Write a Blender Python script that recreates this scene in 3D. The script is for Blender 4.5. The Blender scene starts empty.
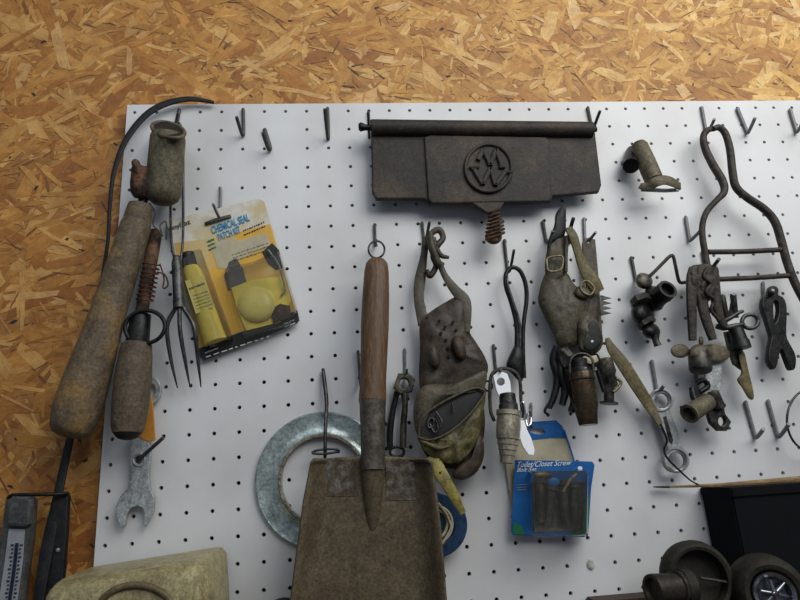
import bpy, bmesh, math, random
from mathutils import Vector, Matrix, noise
random.seed(7)
S = 0.0254                      # one pegboard pitch = one inch
# ---------------------------------------------------------------- camera (solved from the hole grid)
F = 604.0
CX, CY, CZ = 9.47, -25.67, -17.006
PITCH, YAW, ROLL = 0.2785, 0.0959, -0.0630
ZOFF = 60.0                     # height (inches) of the first hole row above the floor
cy_, sy_, cp_, sp_ = math.cos(YAW), math.sin(YAW), math.cos(PITCH), math.sin(PITCH)
FW = Vector((sy_*cp_, cy_*cp_, sp_)); RT = Vector((cy_, -sy_, 0)); UP = RT.cross(FW)
cr, sr = math.cos(ROLL), math.sin(ROLL)
RT, UP = cr*RT + sr*UP, -sr*RT + cr*UP
CAM = Vector((CX, CY, CZ))

def U(px, py, d):
    """point (inches) seen at a photo pixel, d inches in front of the board face"""
    r = FW + RT*((px-400)/F) - UP*((py-300)/F)
    t = (-d - CAM.y)/r.y
    return CAM + r*t
def ppi(p):
    return F/((p-CAM).dot(FW))
def M(p):
    return Vector((p.x*S, p.y*S, (p.z+ZOFF)*S))

scene = bpy.context.scene
col = scene.collection

# ---------------------------------------------------------------- materials
MATS = {}
def mat(name, c1, c2=None, scale=60, rough=.6, metal=0.0, bump=.2, spots=None, spot_amt=.6, spot_scale=None, stretch=(1,1,1), det=6, bscale=None):
    if name in MATS: return MATS[name]
    m = bpy.data.materials.new(name); m.use_nodes = True
    nt = m.node_tree; N = nt.nodes; L = nt.links; N.clear()
    out = N.new('ShaderNodeOutputMaterial'); b = N.new('ShaderNodeBsdfPrincipled')
    L.new(b.outputs[0], out.inputs[0])
    b.inputs['Metallic'].default_value = metal
    b.inputs['Specular IOR Level'].default_value = .28
    tc = N.new('ShaderNodeTexCoord'); mp = N.new('ShaderNodeMapping'); mp.inputs['Scale'].default_value = stretch
    L.new(tc.outputs['Object'], mp.inputs[0])
    n = N.new('ShaderNodeTexNoise'); n.inputs['Scale'].default_value = scale; n.inputs['Detail'].default_value = det; n.inputs['Roughness'].default_value = .65
    L.new(mp.outputs[0], n.inputs['Vector'])
    cr_ = N.new('ShaderNodeValToRGB'); c2 = c2 or tuple(x*.6 for x in c1)
    cr_.color_ramp.elements[0].position = .34; cr_.color_ramp.elements[1].position = .66
    cr_.color_ramp.elements[0].color = (*c2, 1); cr_.color_ramp.elements[1].color = (*c1, 1)
    L.new(n.outputs[0], cr_.inputs[0]); last = cr_.outputs[0]
    if spots:
        n2 = N.new('ShaderNodeTexNoise'); n2.inputs['Scale'].default_value = spot_scale or scale*.45; n2.inputs['Detail'].default_value = 5
        L.new(tc.outputs['Object'], n2.inputs['Vector'])
        r2 = N.new('ShaderNodeValToRGB'); r2.color_ramp.elements[0].position = spot_amt-.06; r2.color_ramp.elements[1].position = spot_amt+.08
        L.new(n2.outputs[0], r2.inputs[0])
        mx = N.new('ShaderNodeMix'); mx.data_type = 'RGBA'; L.new(r2.outputs[0], mx.inputs[0]); L.new(last, mx.inputs[6]); mx.inputs[7].default_value = (*spots, 1); last = mx.outputs[2]
    if bump >= .08:
        for sc_, lo, hi in ((380, .66, 1.30), (110, .80, 1.22)):
            n4 = N.new('ShaderNodeTexNoise'); n4.inputs['Scale'].default_value = sc_; n4.inputs['Detail'].default_value = 5; n4.inputs['Roughness'].default_value = .7
            L.new(mp.outputs[0], n4.inputs['Vector'])
            m4 = N.new('ShaderNodeMapRange'); m4.inputs[1].default_value = .36; m4.inputs[2].default_value = .64; m4.inputs[3].default_value = lo; m4.inputs[4].default_value = hi
            L.new(n4.outputs[0], m4.inputs[0])
            v4 = N.new('ShaderNodeVectorMath'); v4.operation = 'SCALE'; L.new(last, v4.inputs[0]); L.new(m4.outputs[0], v4.inputs['Scale']); last = v4.outputs[0]
    L.new(last, b.inputs['Base Color'])
    mr = N.new('ShaderNodeMapRange'); mr.inputs[3].default_value = max(.05, rough-.12); mr.inputs[4].default_value = min(1, rough+.12)
    L.new(n.outputs[0], mr.inputs[0]); L.new(mr.outputs[0], b.inputs['Roughness'])
    if bump:
        n3 = N.new('ShaderNodeTexNoise'); n3.inputs['Scale'].default_value = bscale or scale*2; n3.inputs['Detail'].default_value = 4
        L.new(mp.outputs[0], n3.inputs['Vector'])
        bp = N.new('ShaderNodeBump'); bp.inputs['Strength'].default_value = bump*1.6; bp.inputs['Distance'].default_value = .002
        L.new(n3.outputs[0], bp.inputs['Height']); L.new(bp.outputs[0], b.inputs['Normal'])
    MATS[name] = m; return m
def clear_mat():
    m = bpy.data.materials.new('clear plastic'); m.use_nodes = True
    nt = m.node_tree; N = nt.nodes; L = nt.links; N.clear()
    out = N.new('ShaderNodeOutputMaterial'); mx = N.new('ShaderNodeMixShader'); t = N.new('ShaderNodeBsdfTransparent'); g = N.new('ShaderNodeBsdfGlossy'); d = N.new('ShaderNodeBsdfDiffuse')
    t.inputs[0].default_value = (.95,.95,.91,1); g.inputs['Roughness'].default_value = .18; g.inputs[0].default_value = (.8,.82,.85,1); d.inputs[0].default_value = (.42,.40,.33,1)
    f = N.new('ShaderNodeFresnel'); f.inputs[0].default_value = 1.35
    a = N.new('ShaderNodeMixShader'); a.inputs[0].default_value = .05
    L.new(t.outputs[0], a.inputs[1]); L.new(d.outputs[0], a.inputs[2])
    L.new(f.outputs[0], mx.inputs[0]); L.new(a.outputs[0], mx.inputs[1]); L.new(g.outputs[0], mx.inputs[2]); L.new(mx.outputs[0], out.inputs[0])
    return m
CLEAR = clear_mat()
m_iron  = mat('cast iron', (.036,.030,.025), (.022,.019,.017), 35, .62, .1, .12, spots=(.055,.041,.030), spot_amt=.56, bscale=500)
m_steel = mat('dark steel', (.10,.10,.10), (.035,.033,.03), 90, .42, .75, .15)
m_wire  = mat('hook wire', (.09,.088,.085), (.05,.046,.042), 120, .55, .4, .0)
m_bright= mat('bright wire', (.24,.245,.25), (.15,.15,.15), 80, .55, .4, .0)
m_chrome= mat('chrome', (.85,.87,.9), (.62,.63,.66), 120, .14, 1.0, .0)
m_white = mat('white painted steel', (.90,.92,.95), (.86,.88,.9), 80, .25, 0, .0)
m_black = mat('black metal', (.022,.022,.022), (.010,.010,.010), 90, .4, .5, .15)
m_black2= mat('black rubber', (.016,.016,.017), (.008,.008,.008), 80, .55, 0, .15)
m_rust  = mat('rusted iron', (.075,.045,.030), (.030,.020,.015), 120, .75, .25, .5, spots=(.13,.07,.04), spot_amt=.58)
m_rusty2= mat('red brown wire', (.13,.045,.025), (.06,.025,.018), 120, .7, .3, .3)
m_bar   = mat('weathered iron bar', (.065,.055,.046), (.028,.024,.020), 90, .6, .3, .4)
m_tin   = mat('old tin', (.145,.125,.078), (.085,.073,.048), 55, .6, .2, .15, spots=(.055,.040,.026), spot_amt=.62, bscale=400)
m_woodG = mat('grey worn wood', (.150,.108,.062), (.085,.064,.042), 28, .62, 0, .35, spots=(.20,.125,.05), spot_amt=.55, spot_scale=26, bscale=150)
m_woodD = mat('dark worn wood', (.115,.086,.054), (.062,.048,.033), 40, .62, 0, .4, spots=(.12,.085,.05), spot_amt=.6, bscale=150)
m_woodR = mat('brown handle wood', (.135,.078,.042), (.080,.046,.026), 70, .5, 0, .15, stretch=(3,3,.35), spots=(.13,.07,.04), spot_amt=.62)
m_scoop = mat('scoop steel', (.130,.102,.062), (.085,.066,.042), 16, .48, .2, .08, spots=(.075,.050,.034), spot_amt=.58, spot_scale=9, bscale=420)
m_worn  = mat('worn bright steel', (.25,.235,.21), (.075,.052,.036), 260, .45, .3, .1, det=6, spots=(.085,.062,.040), spot_amt=.48, spot_scale=130)
m_socket= mat('socket steel', (.13,.115,.095), (.06,.048,.036), 70, .4, .45, .1)
m_galv  = mat('galvanised', (.42,.48,.46), (.26,.31,.30), 70, .30, .55, .12, det=5)
m_galvlip = mat('rusted galvanised lip', (.42,.36,.27), (.16,.12,.08), 200, .4, .6, .3)
m_lead  = mat('grey steel', (.40,.42,.42), (.28,.295,.295), 120, .42, .35, .10, spots=(.14,.14,.13), spot_amt=.6)
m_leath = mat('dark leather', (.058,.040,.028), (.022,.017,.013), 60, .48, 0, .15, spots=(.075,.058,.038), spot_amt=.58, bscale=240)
m_leathG= mat('grey green leather', (.092,.078,.050), (.042,.036,.025), 50, .50, 0, .15, spots=(.045,.036,.024), spot_amt=.6, bscale=220)
m_leathY= mat('yellow green leather', (.130,.112,.042), (.060,.050,.022), 55, .5, 0, .3, spots=(.05,.042,.02), spot_amt=.62)
m_strapY= mat('yellow strap', (.30,.255,.06), (.16,.13,.04), 60, .5, 0, .2)
m_olive = mat('olive strap', (.150,.122,.052), (.080,.066,.032), 70, .55, 0, .25)
m_tan   = mat('tan metal', (.26,.215,.12), (.11,.09,.05), 120, .45, .4, .2)
m_pewter= mat('pewter', (.40,.36,.27), (.23,.205,.155), 60, .36, .5, .1)
m_bronze= mat('dark bronze', (.085,.058,.036), (.040,.028,.019), 60, .25, .6, .1)
m_bakel = mat('cream bakelite', (.33,.29,.15), (.24,.205,.105), 14, .42, 0, .08, spots=(.19,.155,.08), spot_amt=.58, spot_scale=20)
m_bakelD= mat('dark cream bakelite', (.13,.10,.05), (.08,.06,.03), 25, .5, 0, .15)  # darker brown for the rim of the round recess
m_blue  = mat('blue plastic', (.016,.042,.095), (.010,.025,.055), 50, .35, 0, .1)
m_cream = mat('cream card', (.46,.42,.30), (.36,.32,.21), 60, .6, 0, .05)
m_card  = mat('white card', (.62,.60,.55), (.50,.47,.38), 60, .5, 0, .04, spots=(.50,.42,.24), spot_amt=.55, spot_scale=35)
m_orange= mat('orange card print', (.62,.36,.05), (.52,.30,.05), 30, .5, 0, .04, spots=(.50,.40,.20), spot_amt=.6)
m_yellow= mat('yellow plastic', (.74,.58,.09), (.58,.46,.08), 60, .35, 0, .04)
m_paleY = mat('pale yellow plastic', (.80,.68,.20), (.68,.57,.16), 50, .3, 0, .03)
m_inkK  = mat('black ink', (.02,.02,.018), (.015,.015,.014), 60, .5, 0, 0)
m_inkG  = mat('grey print', (.10,.10,.09), (.05,.05,.04), 60, .5, 0, 0)
m_inkB  = mat('blue ink', (.03,.28,.50), (.02,.2,.4), 60, .5, 0, 0)
m_inkGr = mat('green ink', (.03,.14,.06), (.02,.1,.04), 60, .5, 0, 0)
m_inkW  = mat('white ink', (.70,.72,.75), (.6,.62,.65), 60, .5, 0, 0)
m_cardB = mat('blue card', (.012,.11,.33), (.008,.075,.24), 40, .35, 0, .03)
m_cardG = mat('green card', (.02,.22,.06), (.012,.13,.05), 40, .4, 0, .03)
m_hazy  = mat('oily dark metal', (.07,.065,.055), (.018,.017,.015), 55, .4, .4, .3, spots=(.12,.11,.08), spot_amt=.6)
m_oran  = mat('orange plastic', (.48,.22,.035), (.36,.15,.025), 60, .45, 0, .05)
m_box   = mat('dark navy box', (.0045,.0060,.0075), (.003,.0040,.005), 30, .9, 0, .05)
m_slat  = mat('brown slat', (.30,.21,.10), (.17,.11,.055), 60, .6, 0, .2, stretch=(.3,1,3))
m_shelf = mat('red brown shelf', (.06,.033,.02), (.03,.018,.012), 40, .6, 0, .2)
m_tire  = mat('toy tyre', (.026,.022,.014), (.011,.010,.007), 50, .7, 0, .35)
m_box.node_tree.nodes['Principled BSDF'].inputs['Specular IOR Level'].default_value=.12
m_drum  = mat('shaded dark metal', (.035,.030,.022), (.014,.012,.009), 55, .5, .3, .2)  # shade of the lower-right corner put into tyre, drum, hub and box colours
m_hub   = mat('dull chrome', (.34,.36,.39), (.2,.21,.23), 120, .25, .9, .0)
m_ash   = mat('grey casing', (.085,.088,.085), (.05,.052,.05), 50, .5, .1, .1)
m_scale = mat('pale scale plate', (.30,.32,.34), (.22,.23,.24), 50, .5, 0, .03)
m_dial  = mat('blue black marks', (.015,.02,.05), (.01,.012,.03), 50, .5, 0, 0)

# ---------------------------------------------------------------- object helpers
def tagit(o, label=None, cat=None, group=None, kind=None):
    if label: o['label'] = label
    if cat: o['category'] = cat
    if group: o['group'] = group
    if kind: o['kind'] = kind
    return o
def root(name, label, cat, at, group=None):
    o = bpy.data.objects.new(name, None); o.empty_display_size = .01
    o.location = M(at); col.objects.link(o)
    return tagit(o, label, cat, group)
def wloc(o):
    v = Vector(o.location)
    while o.parent: o = o.parent; v += o.location
    return v
def link(name, me, m, parent=None, at=None, smooth=True, label=None):
    """me: mesh in inch coordinates; becomes one object, in metres, relative to parent or its own base"""
    o = bpy.data.objects.new(name, me)
    base = wloc(parent) if parent else M(at) if at is not None else Vector((0,0,0))
    if not parent and at is None:
        vs = [M(v.co) for v in me.vertices]
        base = Vector((sum(v.x for v in vs)/len(vs), max(v.y for v in vs), min(v.z for v in vs)))
    for v in me.vertices: v.co = M(v.co) - base
    if parent: o.parent = parent
    else: o.location = base
    me.materials.clear(); me.materials.append(m)
    col.objects.link(o)
    if smooth:
        for p in me.polygons: p.use_smooth = True
        try:
            me.set_sharp_from_angle(angle=math.radians(40))
        except Exception: pass
    if label: o['label'] = label
    me.update()
    return o
def bm2me(bm):
    bmesh.ops.recalc_face_normals(bm, faces=bm.faces)
    me = bpy.data.meshes.new('mesh'); bm.to_mesh(me); bm.free(); return me

def cat_rom(pts, n=6, closed=False):
    P = [Vector(p) if not isinstance(p, Vector) else p for p in pts]
    if len(P) < 3: return P
    out = []; N_ = len(P); rng = N_ if closed else N_-1
    for i in range(rng):
        if closed: p0,p1,p2,p3 = P[(i-1)%N_],P[i],P[(i+1)%N_],P[(i+2)%N_]
        else: p0,p1,p2,p3 = P[max(i-1,0)],P[i],P[i+1],P[min(i+2,N_-1)]
        for k in range(n):
            t = k/n
            out.append(.5*((2*p1)+(-p0+p2)*t+(2*p0-5*p1+4*p2-p3)*t*t+(-p0+3*p1-3*p2+p3)*t**3))
    if not closed: out.append(P[-1])
    return out
def path4(pts, w, n, closed):
    """pts of (px,py,d); w px radius or list -> list of 3-D points and radii in inches"""
    if not isinstance(w, (list, tuple)): w = [w]*len(pts)
    q = [U(*p) for p in pts]
    q4 = [Vector((a.x,a.y,a.z,r/ppi(a))) for a,r in zip(q,w)]
    q4 = cat_rom(q4, n, closed) if n > 1 else q4
    return [v.to_3d() for v in q4], [max(.004,v[3]) for v in q4]
def sweep(bm, P, sec, closed=False, upv=Vector((0,-1,0))):
    """sec(i) -> list of (a,b) offsets along side / front"""
    n = len(P); rings = []; prev = None
    for i,p in enumerate(P):
        if closed: t = (P[(i+1)%n]-P[(i-1)%n])
        else: t = P[min(i+1,n-1)]-P[max(i-1,0)]
        t = t.normalized() if t.length > 1e-9 else Vector((0,0,1))
        if prev is None:
            side = t.cross(upv)
            if side.length < .2: side = t.cross(Vector((1,0,.2)))
        else: side = prev - t*prev.dot(t)
        side.normalize(); fr = side.cross(t)
        prev = side
        rings.append([bm.verts.new(p+side*a+fr*b) for a,b in sec(i)])
    k = len(rings[0])
    for i in range(n if closed else n-1):
        A,B = rings[i], rings[(i+1)%n]
        for j in range(k): bm.faces.new((A[j],A[(j+1)%k],B[(j+1)%k],B[j]))
    if not closed:
        bm.faces.new(rings[0][::-1]); bm.faces.new(rings[-1])
def tube(bm, pts, w, n=6, closed=False, k=10):
    P,R_ = path4(pts, w, n, closed)
    sweep(bm, P, lambda i: [(R_[i]*math.cos(2*math.pi*j/k), R_[i]*math.sin(2*math.pi*j/k)) for j in range(k)], closed)
def strap(bm, pts, w, th=.09, n=6, twist=None):
    P,R_ = path4(pts, w, n, False)
    def sec(i):
        a,b = R_[i], th/2; c=.6*b
        an = 0
        if twist: 
            f = i/(len(P)-1)*(len(twist)-1); j = min(int(f), len(twist)-2); an = twist[j]+(twist[j+1]-twist[j])*(f-j)
        s_ = [(-a,-c),(-a+c,-b),(a-c,-b),(a,-c),(a,c),(a-c,b),(-a+c,b),(-a,c)]
        return [(x*math.cos(an)-y*math.sin(an), x*math.sin(an)+y*math.cos(an)) for x,y in s_]
    # keep the flat side to the front at every step
    n_ = len(P); rings=[]
    for i,p in enumerate(P):
        t = (P[min(i+1,n_-1)]-P[max(i-1,0)]).normalized()
        side = t.cross(Vector((0,-1,0)))
        if side.length < .15: side = Vector((1,0,0))
        side.normalize(); fr = side.cross(t)
        rings.append([bm.verts.new(p+side*a+fr*b) for a,b in sec(i)])
    k=8
    for i in range(n_-1):
        for j in range(k): bm.faces.new((rings[i][j],rings[i][(j+1)%k],rings[i+1][(j+1)%k],rings[i+1][j]))
    bm.faces.new(rings[0][::-1]); bm.faces.new(rings[-1])
def lathe(bm, a, b, prof, k=28):
    """a,b (px,py,d) axis ends, prof = [(t, r_px)] measured at the axis start scale"""
    A,B = U(*a),U(*b); ax = B-A; L_ = ax.length; ax.normalize()
    s = ax.cross(Vector((0,-1,0)))
    if s.length < .1: s = ax.cross(Vector((0,0,1)))
    s.normalize(); f = s.cross(ax)
    sa, sb = ppi(A), ppi(B); rings=[]
    for t,r in prof:
        sc = sa+(sb-sa)*min(max(t,0),1); r = max(r,.01)/sc; c = A+ax*(L_*t)
        rings.append([bm.verts.new(c+s*(r*math.cos(2*math.pi*j/k))+f*(r*math.sin(2*math.pi*j/k))) for j in range(k)])
    for i in range(len(rings)-1):
        for j in range(k): bm.faces.new((rings[i][j],rings[i][(j+1)%k],rings[i+1][(j+1)%k],rings[i+1][j]))
    bm.faces.new(rings[0][::-1]); bm.faces.new(rings[-1])
def plate_me(outlines, d, th=.12, bev=.03, smooth=0, fn=None):
    """outlines: list of px polygons (first = outer, others = holes); front face at d"""
    cu = bpy.data.curves.new('tmp','CURVE'); cu.dimensions='2D'; cu.fill_mode='BOTH'
    cu.extrude = max(.001,th/2-bev); cu.bevel_depth = bev; cu.bevel_resolution = 1; cu.offset = -bev
    for o in outlines:
        pts = [U(x,y,d-th/2) for x,y in o]
        if smooth: pts = cat_rom(pts, smooth, True)
        sp = cu.splines.new('POLY'); sp.points.add(len(pts)-1); sp.use_cyclic_u=True
        for q,p in zip(sp.points,pts): q.co = (p.x,p.z,0,1)
    ob = bpy.data.objects.new('tmp',cu); col.objects.link(ob)
    dg = bpy.context.evaluated_depsgraph_get(); dg.update()
    me = bpy.data.meshes.new_from_object(ob.evaluated_get(dg)); bpy.data.objects.remove(ob); bpy.data.curves.remove(cu)
    y0 = -(d-th/2)
    for v in me.vertices: v.co = Vector((v.co.x, y0-v.co.z, v.co.y))
    me.flip_normals() if False else None
    return me
def circ(x,y,rx,ry=None,n=20,a0=0,rot=0):
    ry = ry or rx; c,s=math.cos(rot),math.sin(rot)
    return [(x+rx*math.cos(a)*c-ry*math.sin(a)*s, y+rx*math.cos(a)*s+ry*math.sin(a)*c) for a in [a0+2*math.pi*i/n for i in range(n)]]
def pillow_me(outline, d, bulge, th=.15, n=4, rings=7, rough=0, dfun=None, cen=None):
    """closed blob: outline in px at depth d, bulging towards the viewer"""
    q = cat_rom([Vector((x,y,0)) for x,y in outline], n, True) if n>1 else [Vector((x,y,0)) for x,y in outline]
    cx = cen[0] if cen else sum(p.x for p in q)/len(q); cyy = cen[1] if cen else sum(p.y for p in q)/len(q)
    bm = bmesh.new(); RR=[]
    for side in (1,-1):
        for k in range(rings):
            s_ = 1-k/rings
            if side == -1 and k == 0: RR_b0 = RR[0]; RR.append(RR_b0); continue
            prof = math.sqrt(max(0,1-s_**2))
            ring=[]
            for p in q:
                x,y = cx+(p.x-cx)*s_, cyy+(p.y-cyy)*s_
                dd = d + (dfun(x,y) if dfun else 0) + (bulge*prof if side==1 else -th*min(1,3*prof))
                if rough: dd += rough*noise.noise(Vector((x*.13,y*.13,side)))*min(1,2*prof)
                ring.append(bm.verts.new(U(x,y,dd)))
            RR.append(ring)
    m_ = len(q)
    def bridge(A,B):
        for j in range(m_): bm.faces.new((A[j],A[(j+1)%m_],B[(j+1)%m_],B[j]))
    for k in range(rings-1): bridge(RR[k],RR[k+1])
    bm.faces.new(RR[rings-1])
    for k in range(rings,2*rings-1): bridge(RR[k],RR[k+1])
    bm.faces.new(RR[-1])
    return bm2me(bm)
def box_me(x0,x1,y0,y1,z0,z1,bev=.04):
    bm = bmesh.new(); bmesh.ops.create_cube(bm,size=1)
    for v in bm.verts: v.co = Vector(((x0+x1)/2+v.co.x*(x1-x0),(y0+y1)/2+v.co.y*(y1-y0),(z0+z1)/2+v.co.z*(z1-z0)))
    bmesh.ops.bevel(bm, geom=bm.edges[:], offset=bev, segments=2, affect='EDGES')
    return bm2me(bm)
def quadplate_me(c, d, th=.05):
    return plate_me([c], d, th, min(.01,th/4))
def text_me(s, o, r, t, d, d2=None, font_shear=0.0, bold=.02):
    """text fitted to the parallelogram origin o, right end r, top-left t (px)"""
    cu = bpy.data.curves.new('t','FONT'); cu.body = s; cu.size = 1; cu.shear = font_shear; cu.offset = bold; cu.extrude=.01; cu.resolution_u=3
    ob = bpy.data.objects.new('t',cu); col.objects.link(ob)
    dg = bpy.context.evaluated_depsgraph_get(); dg.update()
    me = bpy.data.meshes.new_from_object(ob.evaluated_get(dg)); bpy.data.objects.remove(ob); bpy.data.curves.remove(cu)
    xs=[v.co.x for v in me.vertices]; ys=[v.co.y for v in me.vertices]; x0,x1,y0,y1=min(xs),max(xs),min(ys),max(ys)
    O,R_,T = U(*o,d),U(*r,d),U(*t,d)
    for v in me.vertices:
        a=(v.co.x-x0)/(x1-x0); b=(v.co.y-y0)/(y1-y0); z=v.co.z
        p = O+(R_-O)*a+(T-O)*b; p.y -= z; v.co=p
    return me
def T(parent, name, m, pts, w, label=None, **k):
    bm=bmesh.new(); tube(bm,pts,w,**k); return link(name,bm2me(bm),m,parent,label=label)
def ST(parent, name, m, pts, w, label=None, **k):
    bm=bmesh.new(); strap(bm,pts,w,**k); return link(name,bm2me(bm),m,parent,label=label)
def LA(parent, name, m, a, b, prof, label=None, **k):
    bm=bmesh.new(); lathe(bm,a,b,prof,**k); return link(name,bm2me(bm),m,parent,label=label)
def PL(parent, name, m, outl, d, label=None, **k):
    if not isinstance(outl[0][0],(tuple,list)): outl=[outl]
    return link(name, plate_me(outl,d,**k), m, parent, label=label)
def PI(parent, name, m, outl, d, bulge, label=None, **k):
    return link(name, pillow_me(outl,d,bulge,**k), m, parent, label=label)

# ================================================================ SETTING
# strand-board wall: real overlapping strands on one base sheet
def osb_mat():
    m = bpy.data.materials.new('strand board'); m.use_nodes=True
    nt=m.node_tree; N=nt.nodes; L=nt.links; b=N['Principled BSDF']
    at=N.new('ShaderNodeAttribute'); at.attribute_name='tone'
    uv=N.new('ShaderNodeUVMap'); uv.uv_map='UVMap'
    mp=N.new('ShaderNodeMapping'); mp.inputs['Scale'].default_value=(2.2,42,1); L.new(uv.outputs[0],mp.inputs[0])
    n=N.new('ShaderNodeTexNoise'); n.inputs['Scale'].default_value=1.0; n.inputs['Detail'].default_value=5; n.inputs['Roughness'].default_value=.7; L.new(mp.outputs[0],n.inputs['Vector'])
    r=N.new('ShaderNodeValToRGB'); r.color_ramp.elements[0].position=.30; r.color_ramp.elements[1].position=.62
    r.color_ramp.elements[0].color=(.55,.45,.33,1); r.color_ramp.elements[1].color=(1.08,1.04,.98,1); L.new(n.outputs[0],r.inputs[0])
    mx=N.new('ShaderNodeMix'); mx.data_type='RGBA'; mx.blend_type='MULTIPLY'; mx.inputs[0].default_value=1
    L.new(at.outputs['Color'],mx.inputs[6]); L.new(r.outputs[0],mx.inputs[7])
    tc=N.new('ShaderNodeTexCoord'); n2=N.new('ShaderNodeTexNoise'); n2.inputs['Scale'].default_value=38; n2.inputs['Detail'].default_value=7; n2.inputs['Roughness'].default_value=.75; L.new(tc.outputs['Object'],n2.inputs['Vector'])
    r2=N.new('ShaderNodeValToRGB'); r2.color_ramp.elements[0].position=.34; r2.color_ramp.elements[1].position=.60
    r2.color_ramp.elements[0].color=(.62,.50,.36,1); r2.color_ramp.elements[1].color=(1.06,1.05,1.02,1); L.new(n2.outputs[0],r2.inputs[0])
    mx2=N.new('ShaderNodeMix'); mx2.data_type='RGBA'; mx2.blend_type='MULTIPLY'; mx2.inputs[0].default_value=.8
    L.new(mx.outputs[2],mx2.inputs[6]); L.new(r2.outputs[0],mx2.inputs[7])
    L.new(mx2.outputs[2],b.inputs['Base Color']); b.inputs['Roughness'].default_value=.62
    bp=N.new('ShaderNodeBump'); bp.inputs['Strength'].default_value=.25; bp.inputs['Distance'].default_value=.001; L.new(n.outputs[0],bp.inputs['Height']); L.new(bp.outputs[0],b.inputs['Normal'])
    return m
WY = .62
def build_wall():
    rnd = random.Random(11)
    V=[];Fc=[];C=[];UV=[]
    def quad(vs,c,uvs):
        b=len(V); V.extend(vs); Fc.append(tuple(range(b,b+len(vs)))); C.append(c); UV.append(uvs)
    base=(.42,.22,.065)
    X0,X1,Z0,Z1=-16,62,-34,20
    quad([(X0,WY,Z0),(X1,WY,Z0),(X1,WY,Z1),(X0,WY,Z1)],base,[(0,0),(78,0),(78,54),(0,54)])
    tones=[(.62,.385,.11),(.56,.33,.085),(.52,.29,.075),(.67,.44,.15),(.46,.24,.055),(.60,.36,.10),(.41,.20,.045),(.74,.53,.22)]
    def strand(x,z,L_,W_,ang,c,lev):
        ca,sa=math.cos(ang),math.sin(ang); k=[]
        # ragged strand outline: tapered / angled ends
        e0,e1=rnd.uniform(-.5,.5)*W_*2,rnd.uniform(-.5,.5)*W_*2
        w0,w1,w2,w3=[rnd.uniform(.45,1) for _ in range(4)]
        pts=[(-L_/2-e0/2,-W_/2*w0),(-L_*.15,-W_/2*rnd.uniform(.85,1.1)),(L_*.2,-W_/2*rnd.uniform(.85,1.1)),(L_/2+e1/2,-W_/2*w1),(L_/2-e1/2,W_/2*w2),(L_*.15,W_/2*rnd.uniform(.85,1.1)),(-L_*.2,W_/2*rnd.uniform(.85,1.1)),(-L_/2+e0/2,W_/2*w3)]
        u0,v0=rnd.uniform(0,50),rnd.uniform(0,50)
        tilt=rnd.uniform(-.002,.002)
        quad([(x+a*ca-b*sa, WY-lev+tilt*b/W_, z+a*sa+b*ca) for a,b in pts],c,[(u0+a,v0+b) for a,b in pts])
    def visible(x,z): return not(x>1.5 and z<-.7) 
    def ang():
        return rnd.choice([rnd.gauss(0,.45),rnd.gauss(.75,.35),rnd.gauss(-.7,.4),rnd.uniform(-1.57,1.57)])
    N1=17000
    for i in range(N1):
        x=rnd.uniform(-13,54); z=rnd.uniform(-30,12)
        if not visible(x,z): continue
        f=i/N1
        kind=rnd.random()
        t=list(rnd.choice(tones)); g=rnd.gauss(1,.06); t=[q*g for q in t]
        if kind<.30: L_,W_=rnd.uniform(1.2,3.2),rnd.uniform(.20,.75)
        elif kind<.82: L_,W_=rnd.uniform(.5,1.7),rnd.uniform(.08,.30)
        else: L_,W_=rnd.uniform(.3,1.0),rnd.uniform(.05,.14)
        if rnd.random()<.05: t=[.72,.53,.27]
        if kind>.82 and rnd.random()<.35: t=[.27,.13,.04]
        sx=min(1,max(0,(30-x)/32))*.75+min(1,max(0,(-z-2)/22))*.25  # light falloff painted into strand colour: darker, redder toward left and bottom
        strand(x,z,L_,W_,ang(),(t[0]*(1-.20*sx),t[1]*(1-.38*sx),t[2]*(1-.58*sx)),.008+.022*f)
    for i in range(620):
        x=rnd.uniform(-13,50); z=rnd.uniform(-30,10)
        if visible(x,z): strand(x,z,rnd.uniform(.15,.9),rnd.uniform(.03,.10),ang(),(.16,.075,.028),.031)
    for i in range(160):
        x=rnd.uniform(-13,50); z=rnd.uniform(-30,10)
        if visible(x,z): strand(x,z,rnd.uniform(.08,.28),rnd.uniform(.06,.15),ang(),(.035,.018,.01),.032)
    me=bpy.data.meshes.new('wall'); me.from_pydata([M(Vector(v)) for v in V],[],Fc)
    ca=me.color_attributes.new('tone','FLOAT_COLOR','CORNER'); uvl=me.uv_layers.new(name='UVMap')
    li=0
    for f,c,u in zip(Fc,C,UV):
        for j in range(len(f)):
            ca.data[li].color=(*c,1); uvl.data[li].uv=u[j]; li+=1
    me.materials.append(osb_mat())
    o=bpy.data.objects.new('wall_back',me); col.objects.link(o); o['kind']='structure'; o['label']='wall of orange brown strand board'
build_wall()

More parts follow.
